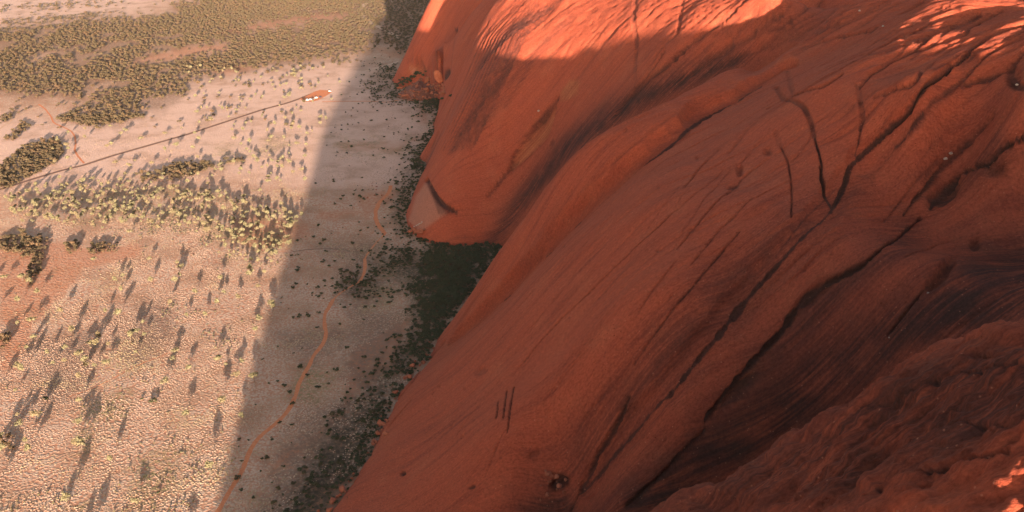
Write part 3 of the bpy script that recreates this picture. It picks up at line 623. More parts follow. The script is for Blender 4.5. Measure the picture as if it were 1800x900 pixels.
ribbon('walking_track', [(575, 152), (610, 142), (640, 125), (680, 115), (700, 108)], 2.0, .03, palet, .4, 10, 'pale path climbing away behind the car park')
ribbon('road_verge', ROAD, 5.2, .02, verge, .25, 11)
ribbon('sealed_road', ROAD, 3.1, .04, seal, .06, 12, 'dark narrow sealed road running to the car park')
ribbon('gravel_road', [(705, 68), (690, 60), (672, 50), (652, 40), (638, 30), (630, 18), (640, 8), (658, 0), (675, -12)], 6.5, .03, palet, .2, 13, 'pale gravel road looping at the top edge')
ribbon('gravel_road', [(-30, 262), (0, 226), (30, 205), (55, 193), (78, 184)], 1.8, .025, verge, .6, 14, 'faint red vehicle track at the far left')
cpk = [(526, 174), (540, 168), (553, 161), (562, 158), (582, 159), (583, 162), (576, 167), (567, 172), (560, 176), (548, 179), (535, 178)]
cx_, cy_ = at([q[0] for q in cpk], [q[1] for q in cpk])
tag(link_mesh('car_park', np.stack([cx_, cy_, np.full(len(cpk), .06)], 1), [tuple(range(len(cpk)))[::-1]], dirt, smooth=False), 'red gravel car park at the end of the sealed road', kind='structure')

# ------------------------------------------------------------------ plants
def leafmat(name, c1, c2, c3):
    m = M(name, .85, .1); oi = m.n('ShaderNodeObjectInfo'); p = m.pos(); n_ = m.noise(p, .8, 3, .6)
    c = m.mix(m.ramp(n_, .38, .62), c1, c2); c = m.mix(m.ramp(oi.outputs['Random'], .45, 1, 0, .7), c, c3); m.col(c)
    return m.m
L_PALE = leafmat('pale_yellow_green_leaves', (.15, .125, .062), (.20, .16, .085), (.19, .13, .07))
L_OLIVE = leafmat('olive_brown_leaves', (.066, .045, .024), (.118, .079, .039), (.125, .068, .036))
L_GREEN = leafmat('dark_green_leaves', (.038, .043, .020), (.062, .062, .029), (.075, .055, .027))
BARK = soilmat('grey_brown_bark', (.10, .07, .05), (.16, .11, .08), 2)
def strawmat():
    m = M('spinifex_straw', .95, .05); oi = m.n('ShaderNodeObjectInfo'); p = m.pos()
    c = m.mix(m.ramp(m.noise(p, .03, 5, .65), .38, .62), (.42, .258, .175), (.26, .145, .09)); c = m.mix(m.ramp(oi.outputs['Random'], .2, 1, 0, .6), c, (.46, .305, .215))
    c = m.mix(m.ramp(m.noise(p, .012, 3, .6), .5, .65, 0, .4), c, (.30, .25, .11)); m.col(c); return m.m
STRAWM = strawmat()
def crown_mesh(name, seed, rx, rz, zc, nblob, nleaf, leaf, mat):
    r_ = np.random.RandomState(seed); vs, fs = [], []
    for b in range(nblob):
        th = r_.uniform(0, 6.28); rad = r_.uniform(.15, .72) * rx if b else 0
        c = np.array([math.cos(th) * rad, math.sin(th) * rad, zc + r_.uniform(-.45, .55) * rz * (1 - .5 * rad / rx)])
        br = r_.uniform(.32, .52) * rx
        for k in range(nleaf):
            d = r_.normal(size=3); d /= np.linalg.norm(d); d[2] = abs(d[2]) if r_.rand() < .6 else d[2]
            q = c + d * np.array([br, br, br * rz / rx * 1.1]) * r_.uniform(.55, 1.05)
            n_ = d + r_.normal(size=3) * .5; n_ /= np.linalg.norm(n_); t = np.cross(n_, r_.normal(size=3)); t /= np.linalg.norm(t) + 1e-9; bt = np.cross(n_, t)
            s_ = leaf * r_.uniform(.6, 1.3); i = len(vs)
            vs += [q + t * s_, q + bt * s_ * .8, q - t * s_, q - bt * s_ * .8]; fs.append((i, i + 1, i + 2, i + 3))
    me = bpy.data.meshes.new(name); me.from_pydata([tuple(v) for v in vs], [], fs); me.materials.append(mat); me.update(); return me
def trunk_mesh(name, seed, h, r0, limbs, spread):
    r_ = np.random.RandomState(seed); vs, fs = [], []
    def tube(p0, p1, a, b, n=5):
        p0 = np.array(p0, float); p1 = np.array(p1, float); d = p1 - p0; d /= np.linalg.norm(d); t = np.cross(d, [0.3, .9, .1]); t /= np.linalg.norm(t); bt = np.cross(d, t); i = len(vs)
        for P_, R_ in ((p0, a), (p1, b)):
            for k in range(n): vs.append(P_ + (t * math.cos(k * 6.2832 / n) + bt * math.sin(k * 6.2832 / n)) * R_)
        for k in range(n): fs.append((i + k, i + (k + 1) % n, i + n + (k + 1) % n, i + n + k))
    lean = r_.uniform(-.3, .3, 2); fork = (lean[0], lean[1], h * .55)
    tube((0, 0, -.3), fork, r0, r0 * .7)
    for k in range(limbs):
        th = k * 6.28 / limbs + r_.uniform(-.4, .4); tube(fork, (fork[0] + math.cos(th) * spread, fork[1] + math.sin(th) * spread, h * r_.uniform(.85, 1.1)), r0 * .5, r0 * .18, 4)
    me = bpy.data.meshes.new(name); me.from_pydata([tuple(v) for v in vs], [], fs); me.materials.append(BARK); me.update(); return me
KINDS = {}
def kind(key, n, rx, rz, zc, nb, nl, leaf, mat, th, tr, limbs):
    KINDS[key] = [(crown_mesh('crown', 100 * len(KINDS) + k, rx * (1 + .12 * (k - 1)), rz, zc, nb, nl, leaf, mat), trunk_mesh('trunk', k + 50, th, tr, limbs, rx * .5)) for k in range(n)]
kind('pale', 4, 3.5, 3.4, 6.9, 10, 32, .6, L_PALE, 5.8, .22, 4)
kind('olive', 4, 3.5, 2.3, 3.0, 9, 30, .62, L_OLIVE, 2.0, .2, 4)
kind('green', 4, 2.0, 1.3, 1.5, 6, 24, .42, L_GREEN, 1.3, .12, 3)
kind('thick', 4, 2.4, 1.5, 1.6, 7, 24, .50, L_GREEN, 1.2, .12, 3)
def joined(key):
    out = []
    for c, t in KINDS[key]:
        b = bpy.data.meshes.new('plant'); n0 = len(c.vertices)
        vs = [v.co[:] for v in c.vertices] + [v.co[:] for v in t.vertices]; fs = [tuple(p_.vertices) for p_ in c.polygons] + [tuple(i + n0 for i in p_.vertices) for p_ in t.polygons]
        b.from_pydata(vs, [], fs); b.materials.append(c.materials[0]); b.materials.append(BARK)
        mi = [0] * len(c.polygons) + [1] * len(t.polygons); b.polygons.foreach_set('material_index', mi); b.update(); out.append(b)
    return out
def tussock(seed):
    r_ = np.random.RandomState(seed); vs = []; fs = []; n = 7
    for k in range(n):
        a = k * 6.283 / n + r_.uniform(-.2, .2); q = r_.uniform(.85, 1.15); vs.append((math.cos(a) * q, math.sin(a) * q, -.05))
    for k in range(n):
        a = (k + .5) * 6.283 / n + r_.uniform(-.2, .2); q = r_.uniform(.6, .85); vs.append((math.cos(a) * q, math.sin(a) * q, r_.uniform(.2, .36)))
    vs.append((r_.uniform(-.15, .15), r_.uniform(-.15, .15), r_.uniform(.34, .5)))
    for k in range(n):
        fs += [(k, (k + 1) % n, n + k), ((k + 1) % n, n + (k + 1) % n, n + k), (n + k, n + (k + 1) % n, 2 * n)]
    me = bpy.data.meshes.new('tussock'); me.from_pydata(vs, [], fs); me.materials.append(STRAWM); me.update(); return me
def scatter(name, meshes, X, Y, Z, rot, scl, idx, label, sxy=None):
    me = bpy.data.meshes.new(name); me.vertices.add(len(X)); me.vertices.foreach_set('co', np.stack([X, Y, Z], 1).astype(np.float32).ravel())
    fattr(me, 'rot', rot); fattr(me, 'scl', scl); fattr(me, 'idx', idx); o = bpy.data.objects.new(name, me); col.objects.link(o)
    ng = bpy.data.node_groups.new(name + '_scatter', 'GeometryNodeTree'); ng.interface.new_socket('Geometry', in_out='INPUT', socket_type='NodeSocketGeometry'); ng.interface.new_socket('Geometry', in_out='OUTPUT', socket_type='NodeSocketGeometry')
    gi = ng.nodes.new('NodeGroupInput'); go = ng.nodes.new('NodeGroupOutput'); iop = ng.nodes.new('GeometryNodeInstanceOnPoints'); jn = ng.nodes.new('GeometryNodeJoinGeometry')
    for m_2 in meshes[::-1]:
        so_ = bpy.data.objects.new(name + '_source', m_2); oi = ng.nodes.new('GeometryNodeObjectInfo'); oi.inputs['Object'].default_value = so_; oi.inputs['As Instance'].default_value = True; ng.links.new(oi.outputs['Geometry'], jn.inputs[0])
    def na_(nm): a = ng.nodes.new('GeometryNodeInputNamedAttribute'); a.data_type = 'FLOAT'; a.inputs[0].default_value = nm; return a.outputs[0]
    cx = ng.nodes.new('ShaderNodeCombineXYZ'); ng.links.new(na_('rot'), cx.inputs[2])
    iop.inputs['Pick Instance'].default_value = True
    ng.links.new(gi.outputs[0], iop.inputs['Points']); ng.links.new(jn.outputs[0], iop.inputs['Instance']); ng.links.new(na_('idx'), iop.inputs['Instance Index']); ng.links.new(cx.outputs[0], iop.inputs['Rotation']); ng.links.new(na_('scl'), iop.inputs['Scale']); ng.links.new(iop.outputs[0], go.inputs[0])
    md = o.modifiers.new('scatter', 'NODES'); md.node_group = ng
    tag(o, label, kind='stuff'); return o
def jgrid(x0, x1, y0, y1, c, seed):
    r_ = np.random.RandomState(seed); gx_, gy_ = np.meshgrid(np.arange(x0, x1, c), np.arange(y0, y1, c)); gx_ = gx_.ravel() + r_.uniform(-.48, .48, gx_.size) * c; gy_ = gy_.ravel() + r_.uniform(-.48, .48, gx_.size) * c
    return gx_, gy_, r_
TOEA = TOE
def offrock(X, Y): return ~inpoly(X, Y, TOEA)
ALLTR = [TR_MAIN, TR2, TR3, TR4]
def clear_of_paths(px, py, k=1.):
    return (dist_px(px, py, [ROAD], False) > 4 * k) & (dist_px(px, py, ALLTR, False) > 4.5 * k) & ~inpoly(px, py, cpk)
# -- spinifex tussocks
X, Y, r_ = jgrid(-1150, 60, 440, 1750, 2.0, 5)
px, py = proj(X, Y, 0 * X); ok = (px > -120) & (px < 1000) & offrock(X, Y) & (Y / (-X + 1e-6) > -9e9)
X, Y, px, py = X[ok], Y[ok], px[ok], py[ok]
dens = .93 - .75 * mask(px, py, W_RED, 7, 7, 1) - .45 * mask(px, py, THICK, 14, 8, 5) - .75 * sstep(-.05, .45, fbm(X / 24, Y / 24, 91, 4)) - .9 * sstep(750, 1700, np.hypot(X, Y)) + .0
ok = (r_.rand(len(X)) < dens) & clear_of_paths(px, py, .8); X, Y = X[ok], Y[ok]; n = len(X)
patchn = fbm(X / 25, Y / 25, 93, 3)
scatter('spinifex_grass', [tussock(k) for k in range(5)], X, Y, 0 * X, r_.uniform(0, 6.28, n), r_.uniform(.28, .82, n) * (1 + .45 * patchn), r_.randint(0, 5, n), 'pale straw spinifex tussocks covering the plain')
NT = n
HANDP = [(142, 632), (142, 672), (67, 740), (145, 790), (290, 680), (415, 667), (448, 672), (392, 715), (427, 740), (328, 737), (50, 800), (7, 800), (107, 555), (128, 587), (362, 560), (480, 547), (477, 541), (267, 500), (262, 312), (287, 320), (367, 328), (473, 325), (537, 323), (10, 493), (53, 503),
         (403, 210), (372, 218), (428, 233), (507, 172), (462, 175), (477, 247), (197, 260), (520, 135), (560, 150), (598, 148), (440, 255), (500, 248), (540, 240), (515, 225), (470, 235), (350, 250), (310, 262), (520, 395), (530, 385), (395, 520), (440, 480), (330, 560), (230, 600), (175, 600), (345, 520), (420, 530), (455, 510), (300, 540), (385, 640), (60, 600), (40, 660), (240, 590), (210, 560)]
HANDG = [(600, 229, 1.2), (611, 220, 1), (618, 205, .9), (653, 213, 1.3), (680, 212, 1.4), (640, 230, 1), (640, 247, 1), (673, 263, 1.4), (637, 182, .8), (670, 180, 1), (630, 217, .9), (640, 133, 1.3), (683, 124, 2.6), (568, 462, 1.3), (578, 469, 1.2), (588, 461, 1.1), (523, 477, 1.5), (558, 577, .9), (658, 540, .9), (687, 525, 1.2), (647, 402, .9), (617, 363, .9), (588, 360, 1), (633, 348, 1.8), (640, 352, 1.3), (560, 398, 1.2), (698, 335, 1.6), (473, 675, .7), (488, 672, .9), (500, 680, 1.1), (560, 683, 1.2), (577, 676, .6), (528, 647, 1.5), (515, 712, 1.3), (492, 744, .9), (418, 842, 1.4), (421, 774, .9), (437, 775, .6), (273, 706, 1.4), (266, 708, 1.2), (250, 703, .9), (82, 703, 1.3), (280, 866, .9), (595, 505, 1.6), (610, 495, 1.5), (570, 425, 1.5), (620, 430, 1.3)]
CTR = {'pale': ('desert_tree', 'tree'), 'olive': ('olive_bush', 'bush'), 'green': ('green_shrub', 'shrub')}
def spawn(key, X, Y, scl, labels, groups, seed):
    r_ = random.Random(seed); nm, cat = CTR[key]; k = 0
    for x, y, s_, lb, gp in zip(X, Y, scl, labels, groups):
        c, t = KINDS[key][r_.randrange(len(KINDS[key]))]
        e = bpy.data.objects.new(nm, None); col.objects.link(e); e.location = (x, y, 0); e.rotation_euler = (0, 0, r_.uniform(0, 6.28)); e.scale = (s_, s_, s_ * r_.uniform(.85, 1.15)); e.empty_display_size = 1
        tag(e, lb, cat, gp)
        for n_, me in (('crown', c), ('trunk', t)):
            o = bpy.data.objects.new(n_, me); col.objects.link(o); o.parent = e
def plant(key, X, Y, scl, hand, label_fn, stuffname, stufflabel, seed, nmax=300):
    X, Y, scl = map(np.asarray, (X, Y, scl)); px, py = proj(X, Y, 0 * X); inf = (px > 0) & (px < 1800) & (py > 0) & (py < 905)
    order = np.argsort(np.hypot(X, Y) / scl + np.where(inf, 0, 1e6) - np.where(np.arange(len(X)) < hand, 1e5, 0)); sel = order[:nmax]; sel = sel[inf[sel]]
    rest = np.setdiff1d(np.arange(len(X)), sel)
    lg = [label_fn(a, b) for a, b in zip(px[sel], py[sel])]
    spawn(key, X[sel], Y[sel], scl[sel], [l_[0] for l_ in lg], [l_[1] for l_ in lg], seed)
    if len(rest):
        r_ = np.random.RandomState(seed); ms = joined(key); n = len(rest)
        scatter(stuffname, ms, X[rest], Y[rest], 0 * X[rest], r_.uniform(0, 6.28, n), scl[rest], r_.randint(0, len(ms), n), stufflabel)
    return len(X), len(rest)
# -- pale trees of the sunlit plain
X, Y, r_ = jgrid(-1500, -150, 450, 2100, 8.5, 15); px, py = proj(X, Y, 0 * X)
d_ = .6 * mask(px, py, PALEB, 14, 8, 6) * (.35 + sstep(-.3, .3, fbm(px / 30, py / 14, 97, 3)))
d_ = np.maximum(d_, .045 * ((py > 225) & (py < 320) & (px < 555)) * (px > 80) + .05 * ((py > 120) & (py <= 225) & (px > 330) & (px < 600)) + .038 * (py > 460) * (px < 470) + .06 * mask(px, py, [[(350, 300), (540, 240), (540, 330), (480, 360), (380, 340)]], 14, 8, 2))
ok = (r_.rand(len(X)) < d_) & clear_of_paths(px, py) & (px < 900) & (px > -150) & offrock(X, Y) & (px < 590 - (py - 180) * .32)
hx, hy = at([q[0] for q in HANDP], [q[1] for q in HANDP])
X = np.concatenate([hx, X[ok]]); Y = np.concatenate([hy, Y[ok]]); scl = np.concatenate([r_.uniform(.8, 1.15, len(hx)), r_.uniform(.55, 1.1, ok.sum())])
def lab_pale(a, b):
    if b < 240: return 'pale yellow-green desert tree with a long shadow near the sealed road', 'pale trees scattered around the sealed road'
    if b < 320: return 'pale yellow-green desert tree between the sealed road and the dense tree belt', 'pale trees between the road and the tree belt'
    if b < 470:
        wh = 'at the left photo edge' if a < 90 else 'left of the middle' if a < 210 else 'in the dense middle' if a < 330 else 'right of the middle' if a < 430 else 'beside the shadow edge'
        up = 'upper part' if b < 370 else 'lower part'
        return 'pale tree in the %s of the sunlit tree belt, %s' % (up, wh), 'pale trees of the sunlit belt'
    if b >= 470: return 'lone pale tree with long shadow on the %s spinifex, %s' % ('nearest' if b > 690 else 'middle', 'near the left edge' if a < 150 else 'halfway to the shadow edge' if a < 320 else 'close to the shadow edge'), 'lone pale trees on the near sunlit spinifex'
    return 'lone pale yellow-green tree casting a long shadow over sunlit spinifex', 'lone pale trees on the near sunlit spinifex'
C1 = plant('pale', X, Y, scl, len(hx), lab_pale, 'desert_trees', 'further pale trees of the sunlit belt', 21)
X_, Y_, r_ = jgrid(-700, -100, 450, 1150, 3.0, 61); px, py = proj(X_, Y_, 0 * X_)
W_SCRUB = [[(-20, 885), (130, 872), (330, 850), (420, 850), (400, 930), (-20, 930)], [(140, 735), (220, 680), (240, 700), (200, 790), (140, 810)], [(230, 790), (330, 770), (400, 800), (380, 880), (220, 860)], [(300, 530), (420, 590), (400, 620), (290, 560)], [(60, 380), (520, 400), (520, 470), (420, 460), (200, 430)], [(180, 340), (480, 330), (520, 390), (300, 390)], [(230, 660), (310, 670), (300, 700), (240, 690)]]
d_ = .5 * mask(px, py, W_SCRUB, 20, 16, 9) * sstep(-.1, .35, fbm(X_ / 14, Y_ / 14, 105, 3)) + .006 * (px < 480)
ok = (r_.rand(len(X_)) < d_) & (px > -60) & (px < 620 - (py - 190) * .32) & clear_of_paths(px, py, .8); X_, Y_ = X_[ok], Y_[ok]; n = len(X_)
scatter('low_scrub', [crown_mesh('scrub_plant', 900 + k, 1.2, .8, .7, 4, 18, .32, L_PALE) for k in range(4)], X_, Y_, 0 * X_, r_.uniform(0, 6.28, n), r_.uniform(.4, 1.1, n), r_.randint(0, 4, n), 'low yellow-green scrub tufts on the near sunlit plain')
# -- olive bushes and woodland
X, Y, r_ = jgrid(-2300, -150, 700, 4200, 9.2, 25); px, py = proj(X, Y, 0 * X)
d_ = .95 * np.maximum(mask(px, py, WOODS, 15, 16, 3) - mask(px, py, GAPS, 9, 10, 4), 0) ** 1.5 * sstep(-.35, .05, fbm(X / 75 + Y / 300, Y / 95, 99, 5, .62) + .06 + .25 * sstep(1900, 2600, Y))
d_ = np.maximum(d_, .7 * mask(px, py, SHADEWOODS, 5, 4, 3))
d_ = np.maximum(d_, .9 * sstep(.02, .2, fbm(X / 900, Y / 420, 77, 3)) * (py < -55))
d_ = np.maximum(d_, .045 * (py < 230) * (px < 560) * (py > 20))
for pl, q in OLIVE: d_ = np.maximum(d_, q * mask(px, py, [pl], 3, 3, 8))
ok = (r_.rand(len(X)) < d_) & clear_of_paths(px, py, .7) & (px > -200) & (px < 900) & offrock(X, Y)
X, Y = X[ok], Y[ok]; scl = r_.uniform(.7, 1.35, len(X))
# denser second sowing inside the near clumps
X2, Y2, r_ = jgrid(-1100, -200, 480, 1500, 4.6, 26); px, py = proj(X2, Y2, 0 * X2); d_ = 0 * X2
for pl, q in OLIVE[:13]: d_ = np.maximum(d_, .8 * q * mask(px, py, [pl], 3, 3, 8))
ok = (r_.rand(len(X2)) < d_); X = np.concatenate([X, X2[ok]]); Y = np.concatenate([Y, Y2[ok]]); scl = np.concatenate([scl, r_.uniform(.55, .95, ok.sum())])
def lab_olive(a, b):
    if b > 560: return 'dark olive-brown bush in the small clump at the left edge of the near plain', 'olive bushes at the near left edge'
    if b > 400: return 'olive-brown bush in the %s below the tree belt' % ('big clump at the left edge' if a < 100 else 'small round middle clump' if a < 147 else 'right-hand small clump'), 'olive bushes in the clumps below the tree belt'
    if b > 235 and a < 130: return 'olive-brown bush in the thicket beside the road at the far left', 'olive bushes of the thicket by the road'
    if b > 235: return 'olive-brown bush in the small strip below the sealed road', 'olive bushes in the strip below the road'
    if a > 600: return 'dark bush of the shaded woodland beside the far toe of the rock', 'shaded bushes by the far toe'
    return 'olive-brown bush on the near edge of the big sunlit woodland', 'olive bushes along the woodland edge'
C2 = plant('olive', X, Y, scl, 0, lab_olive, 'mulga_woodland', 'dense olive-brown woodland of low bushes across the upper left plain', 22)
# -- green shrubs in the shade
X, Y, r_ = jgrid(-500, 0, 450, 2100, 9, 35); px, py = proj(X, Y, 0 * X); edge = 590 - (py - 190) * .30
d_ = .05 + .16 * sstep(0, .4, fbm(X / 40, Y / 40, 101, 3)) + .12 * sstep(120, 0, polydist(X, Y, TOE) )
d_ = d_ + .25 * mask(px, py, THICK, 25, 10, 5)
ok = (r_.rand(len(X)) < d_) & (px > edge) & (px < 900) & offrock(X, Y) & clear_of_paths(px, py)
hx, hy = at([q[0] for q in HANDG], [q[1] for q in HANDG])
X = np.concatenate([hx, X[ok]]); Y = np.concatenate([hy, Y[ok]]); scl = np.concatenate([[q[2] for q in HANDG], r_.uniform(.35, 1.15, ok.sum()) ** 1.3])
def lab_green(a, b):
    if a < 330: return 'dark green shrub standing alone on the near sunlit spinifex', 'dark shrubs on the near sunlit spinifex'
    if b < 100: return 'small dark green shrub on shaded ground at the top by the rock', 'shrubs by the far toe'
    if b < 290: return 'small dark green shrub on pale shaded ground between car park and rock', 'shrubs between the car park and the rock'
    if b < 430: return 'dark green shrub on shaded ground left of the big dome', 'shrubs left of the big dome'
    if b < 600: return 'dark green shrub on shaded spinifex %s' % ('inside the thicket by the rock foot' if a > 700 else 'at the left fringe of the thicket' if a > 620 else 'between the sun line and the thicket'), 'shrubs beside the thicket'
    return 'dark green shrub %s' % ('right of the lower red track, by the thicket' if a > 600 - (b - 600) * .4 else 'close by the lower red walking track in the shade'), 'shrubs along the lower walking track'
C3 = plant('green', X, Y, scl, len(hx), lab_green, 'green_shrubs', 'further small dark shrubs in the shade', 23)
for k, (a, b, q) in enumerate([(712, 143, 3.2), (718, 140, 2.6), (725, 138, 3.2), (731, 134, 3.2), (737, 131, 2.2), (715, 148, 2.8), (722, 145, 2.6), (705, 147, 3), (699, 150, 2.6), (709, 151, 2.4), (733, 128, 1.8), (744, 134, 2.2), (748, 127, 1.7), (793, 171, 2), (778, 176, 2.2), (768, 180, 2.2), (757, 181, 2)]):
    X_, Y_, Z_ = raycast([a], [b]); n0_ = len(col.objects)
    spawn('green', [X_[0]], [Y_[0]], [q], ['dark green tree growing on the rubble %s' % ('below the leaning slab' if a > 750 else 'left of the leaning slab under the cave')], ['trees on the rubble of the far dome'], 500 + k)
    [o_ for o_ in col.objects if o_.type == 'EMPTY'][-1].location.z = max(float(Z_[0]) - .3, 0)
# -- thicket at the foot of the rock
X, Y, r_ = jgrid(-450, 60, 400, 1900, 3.3, 45); px, py = proj(X, Y, 0 * X)
d_ = .85 * mask(px, py, THICK, 34, 22, 5) ** 1.4 * sstep(-.4, .25, fbm(X / 22, Y / 22, 103, 4) + .1 + .35 * sstep(700, 800, px)) + .3 * sstep(16, 4, polydist(X, Y, TOE)) 
d_ = d_ * np.where((px < 560), .55, 1)
ok = (r_.rand(len(X)) < d_) & (offrock(X, Y) | (hmacro(X, Y) < .5)) & clear_of_paths(px, py); X, Y = X[ok], Y[ok]; n = len(X); ms = joined('thick')
scatter('thicket', ms, X, Y, 0 * X, r_.uniform(0, 6.28, n), r_.uniform(.35, 1.0, n) * (1 + .6 * sstep(690, 780, proj(X, Y, 0 * X)[0])), r_.randint(0, 4, n), 'dark green thicket crowding the foot of the rock')
C4 = n

# ------------------------------------------------------------------ rubble and boulders at the toes
bouldm = M('broken_red_sandstone', .95, .08); pb = bouldm.pos(); nb = bouldm.noise(pb, .35, 5, .65)
bouldm.col(bouldm.mix(bouldm.ramp(nb, .35, .65), (.36, .105, .055), (.24, .075, .045))); bouldm.bump(nb, .6, .5); bouldm = bouldm.m
greym = soilmat('grey_pink_rubble', (.27, .105, .07), (.15, .05, .035), .5); whitem = soilmat('bleached_stone', (.50, .36, .29), (.38, .24, .19), .8)
import bmesh
def hull(seed, sx, sy, sz, n=16, cut=.0):
    r_ = np.random.RandomState(seed); bm = bmesh.new()
    for k in range(n):
        d = r_.normal(size=3); d /= np.linalg.norm(d); d *= r_.uniform(.82, 1.08); bm.verts.new((d[0] * sx, d[1] * sy, d[2] * sz))
    g = bmesh.ops.convex_hull(bm, input=bm.verts); bmesh.ops.delete(bm, geom=[v for v in bm.verts if not v.link_faces], context='VERTS')
    bmesh.ops.bevel(bm, geom=list(bm.edges), offset=min(sx, sy, sz) * .09, segments=1, affect='EDGES')
    me = bpy.data.meshes.new('boulder'); bm.to_mesh(me); bm.free(); return me
heap = [tuple(map(float, at(a, b))) for a, b in [(697, 172), (716, 150), (738, 138), (782, 142), (786, 170), (752, 177), (722, 178)]]
hcx = sum(q[0] for q in heap) / len(heap); hcy = sum(q[1] for q in heap) / len(heap)
def zheap(x, y):
    x = np.asarray(x, float); y = np.asarray(y, float); d = polydist(x, y, heap); i = inpoly(x, y, heap); z = np.where(i, np.minimum(d * .55, 15), -d * .6)
    return np.maximum(z + 1.6 * fbm(x / 7, y / 7, 5, 3), hmacro(x, y))
hx_, hy_ = np.meshgrid(np.arange(hcx - 75, hcx + 75, 2.0), np.arange(hcy - 110, hcy + 110, 2.0)); 
hz_ = polydist(hx_, hy_, heap); hi_2 = inpoly(hx_, hy_, heap); hzz = np.where(hi_2, np.minimum(hz_ * .55, 15), -hz_ * .6) + 1.8 * fbm(hx_ / 6, hy_ / 6, 5, 4)
nn_, mm_ = hx_.shape; ii = np.arange(nn_ - 1)[:, None] * mm_ + np.arange(mm_ - 1)[None]; hq = np.stack([ii, ii + 1, ii + mm_ + 1, ii + mm_], -1).reshape(-1, 4); hq = hq[(hzz.ravel()[hq] > -3).all(1)]
usd = np.zeros(hx_.size, bool); usd[hq.ravel()] = True; rm = np.cumsum(usd) - 1
tag(link_mesh('rubble_slope', np.stack([hx_.ravel(), hy_.ravel(), hzz.ravel()], 1)[usd], rm[hq], greym), 'fan of broken grey-pink rubble under the cave of the far dome', kind='structure')
slabm = M('clean_orange_sandstone', .95, .08); slabm.col(slabm.mix(slabm.ramp(slabm.noise(slabm.pos(), .2, 4, .6), .4, .6), (.50, .15, .075), (.42, .11, .055))); slabm = slabm.m
def boulder(px, py, size, label, group=None, mat=None, shape=(1, .8, .7), rot=(0, 0, 0), name='boulder', lift=.3, seed=1, onheap=False, fwd=0):
    X, Y, Z = raycast([px], [py]); X, Y, Z = float(X[0]), float(Y[0]), float(Z[0])
    if onheap:
        t = np.linspace(.80, 1.0, 300); zz = CAMZ + (Z - CAMZ) * t; hgt = zheap(X * t, Y * t); w_ = np.where(zz <= hgt)[0]
        if len(w_): X, Y, Z = X * t[w_[0]], Y * t[w_[0]], float(zz[w_[0]])
    fw_ = 1 - (fwd if fwd else size * .18) / math.sqrt(X * X + Y * Y + (CAMZ - Z) ** 2); X, Y, Z = X * fw_, Y * fw_, CAMZ + (Z - CAMZ) * fw_
    me = hull(seed, size * shape[0] / 2, size * shape[1] / 2, size * shape[2] / 2); me.materials.append(mat or bouldm)
    o = bpy.data.objects.new(name, me); col.objects.link(o); o.location = (X, Y, Z + size * shape[2] * lift); o.rotation_euler = rot
    return tag(o, label, 'boulder', group)
boulder(770, 134, 30, 'huge oval red slab leaning against the far dome above the rubble', shape=(.55, .25, 1), rot=(R(-22), R(-20), R(12)), lift=.0, seed=3, fwd=15, mat=slabm, name='rock_slab')
boulder(752, 141, 15, 'large red block just left of the leaning oval slab', shape=(1, .8, 1), seed=4, lift=.1, fwd=5)
boulder(762, 150, 9, 'red block below the leaning oval slab', seed=5, onheap=True)
boulder(716, 151, 7, 'red block poking from bushes at the left end of the rubble', seed=6, onheap=True); boulder(703, 156, 15, 'low wide ledge of red rock at the far left of the rubble', shape=(1, .5, .45), seed=7, fwd=3)
boulder(768, 168, 11, 'biggest red block at the front edge of the rubble fan', seed=8, onheap=True); boulder(745, 172, 10, 'red block at the front of the rubble fan left of the biggest block', seed=9, onheap=True)
rb = random.Random(4); hp = [(697, 170), (716, 152), (738, 140), (780, 146), (784, 168), (752, 176), (722, 177)]; k = 0
while k < 95:
    a, b = rb.uniform(697, 786), rb.uniform(138, 178)
    if not inpoly(np.array([a]), np.array([b]), hp)[0]: continue
    k += 1; boulder(a, b, rb.choice([4, 5, 5.5, 6, 7, 8, 10]), 'red sandstone boulder in the rubble fan under the far cave', 'boulders of the rubble fan', mat=bouldm if rb.random() < .75 else greym, rot=(rb.uniform(-.4, .4), rb.uniform(-.4, .4), rb.uniform(0, 6)), seed=100 + k, onheap=True)
boulder(737, 411, 13, 'largest dark red boulder at the foot of the scarred dome', seed=20, shape=(1, .7, .8)); boulder(722, 409, 9, 'red boulder at the corner of the dome foot left of the largest', seed=21)
boulder(729, 405, 8, 'red boulder wedged between the two bigger ones at the dome foot', seed=22); boulder(745, 405, 6, 'small red boulder right of the largest at the dome foot', seed=23); boulder(715, 411, 5, 'leftmost small red boulder at the dome foot beside the thicket', seed=24)
for k, (a, b) in enumerate([(728, 399), (732, 397), (737, 394), (742, 391), (735, 396), (740, 393)]): boulder(a, b, 2.6, 'pale bleached stone in the white streak at the dome foot', 'bleached stones of the dome foot', mat=whitem, seed=30 + k, name='stone')
for k, (a, b, q, lb) in enumerate([(1662, 281, 3.2, 'pale bleached stone in the hollow seam near the right edge, lower one'), (1671, 271, 3.0, 'pale bleached stone in the hollow seam near the right edge, upper one'), (1631, 516, 1.7, 'small pale stone at the low end of the long dark hollow'), (1787, 150, 2.2, 'pale stone below the arched hollow at the right edge'), (1511, 20, 3, 'pale stone high on the ribbed slope near the top edge'), (1552, 47, 2.4, 'second pale stone high on the ribbed slope near the top edge'), (1563, 594, 1.3, 'tiny pale stone in the darkest part of the gully'), (947, 196, 4, 'pale stone at the top of the long spindle-shaped scar')]):
    boulder(a, b, q, lb, mat=whitem, seed=50 + k, name='stone')
for k in range(14):
    a, b = rb.uniform(640, 700), rb.uniform(322, 350); boulder(a, b, rb.uniform(1.5, 3.5), 'pinkish stone scattered round the fork of the curved red track', 'stones round the curved track', mat=rb.choice([greym, whitem, bouldm]), seed=70 + k, name='stone')
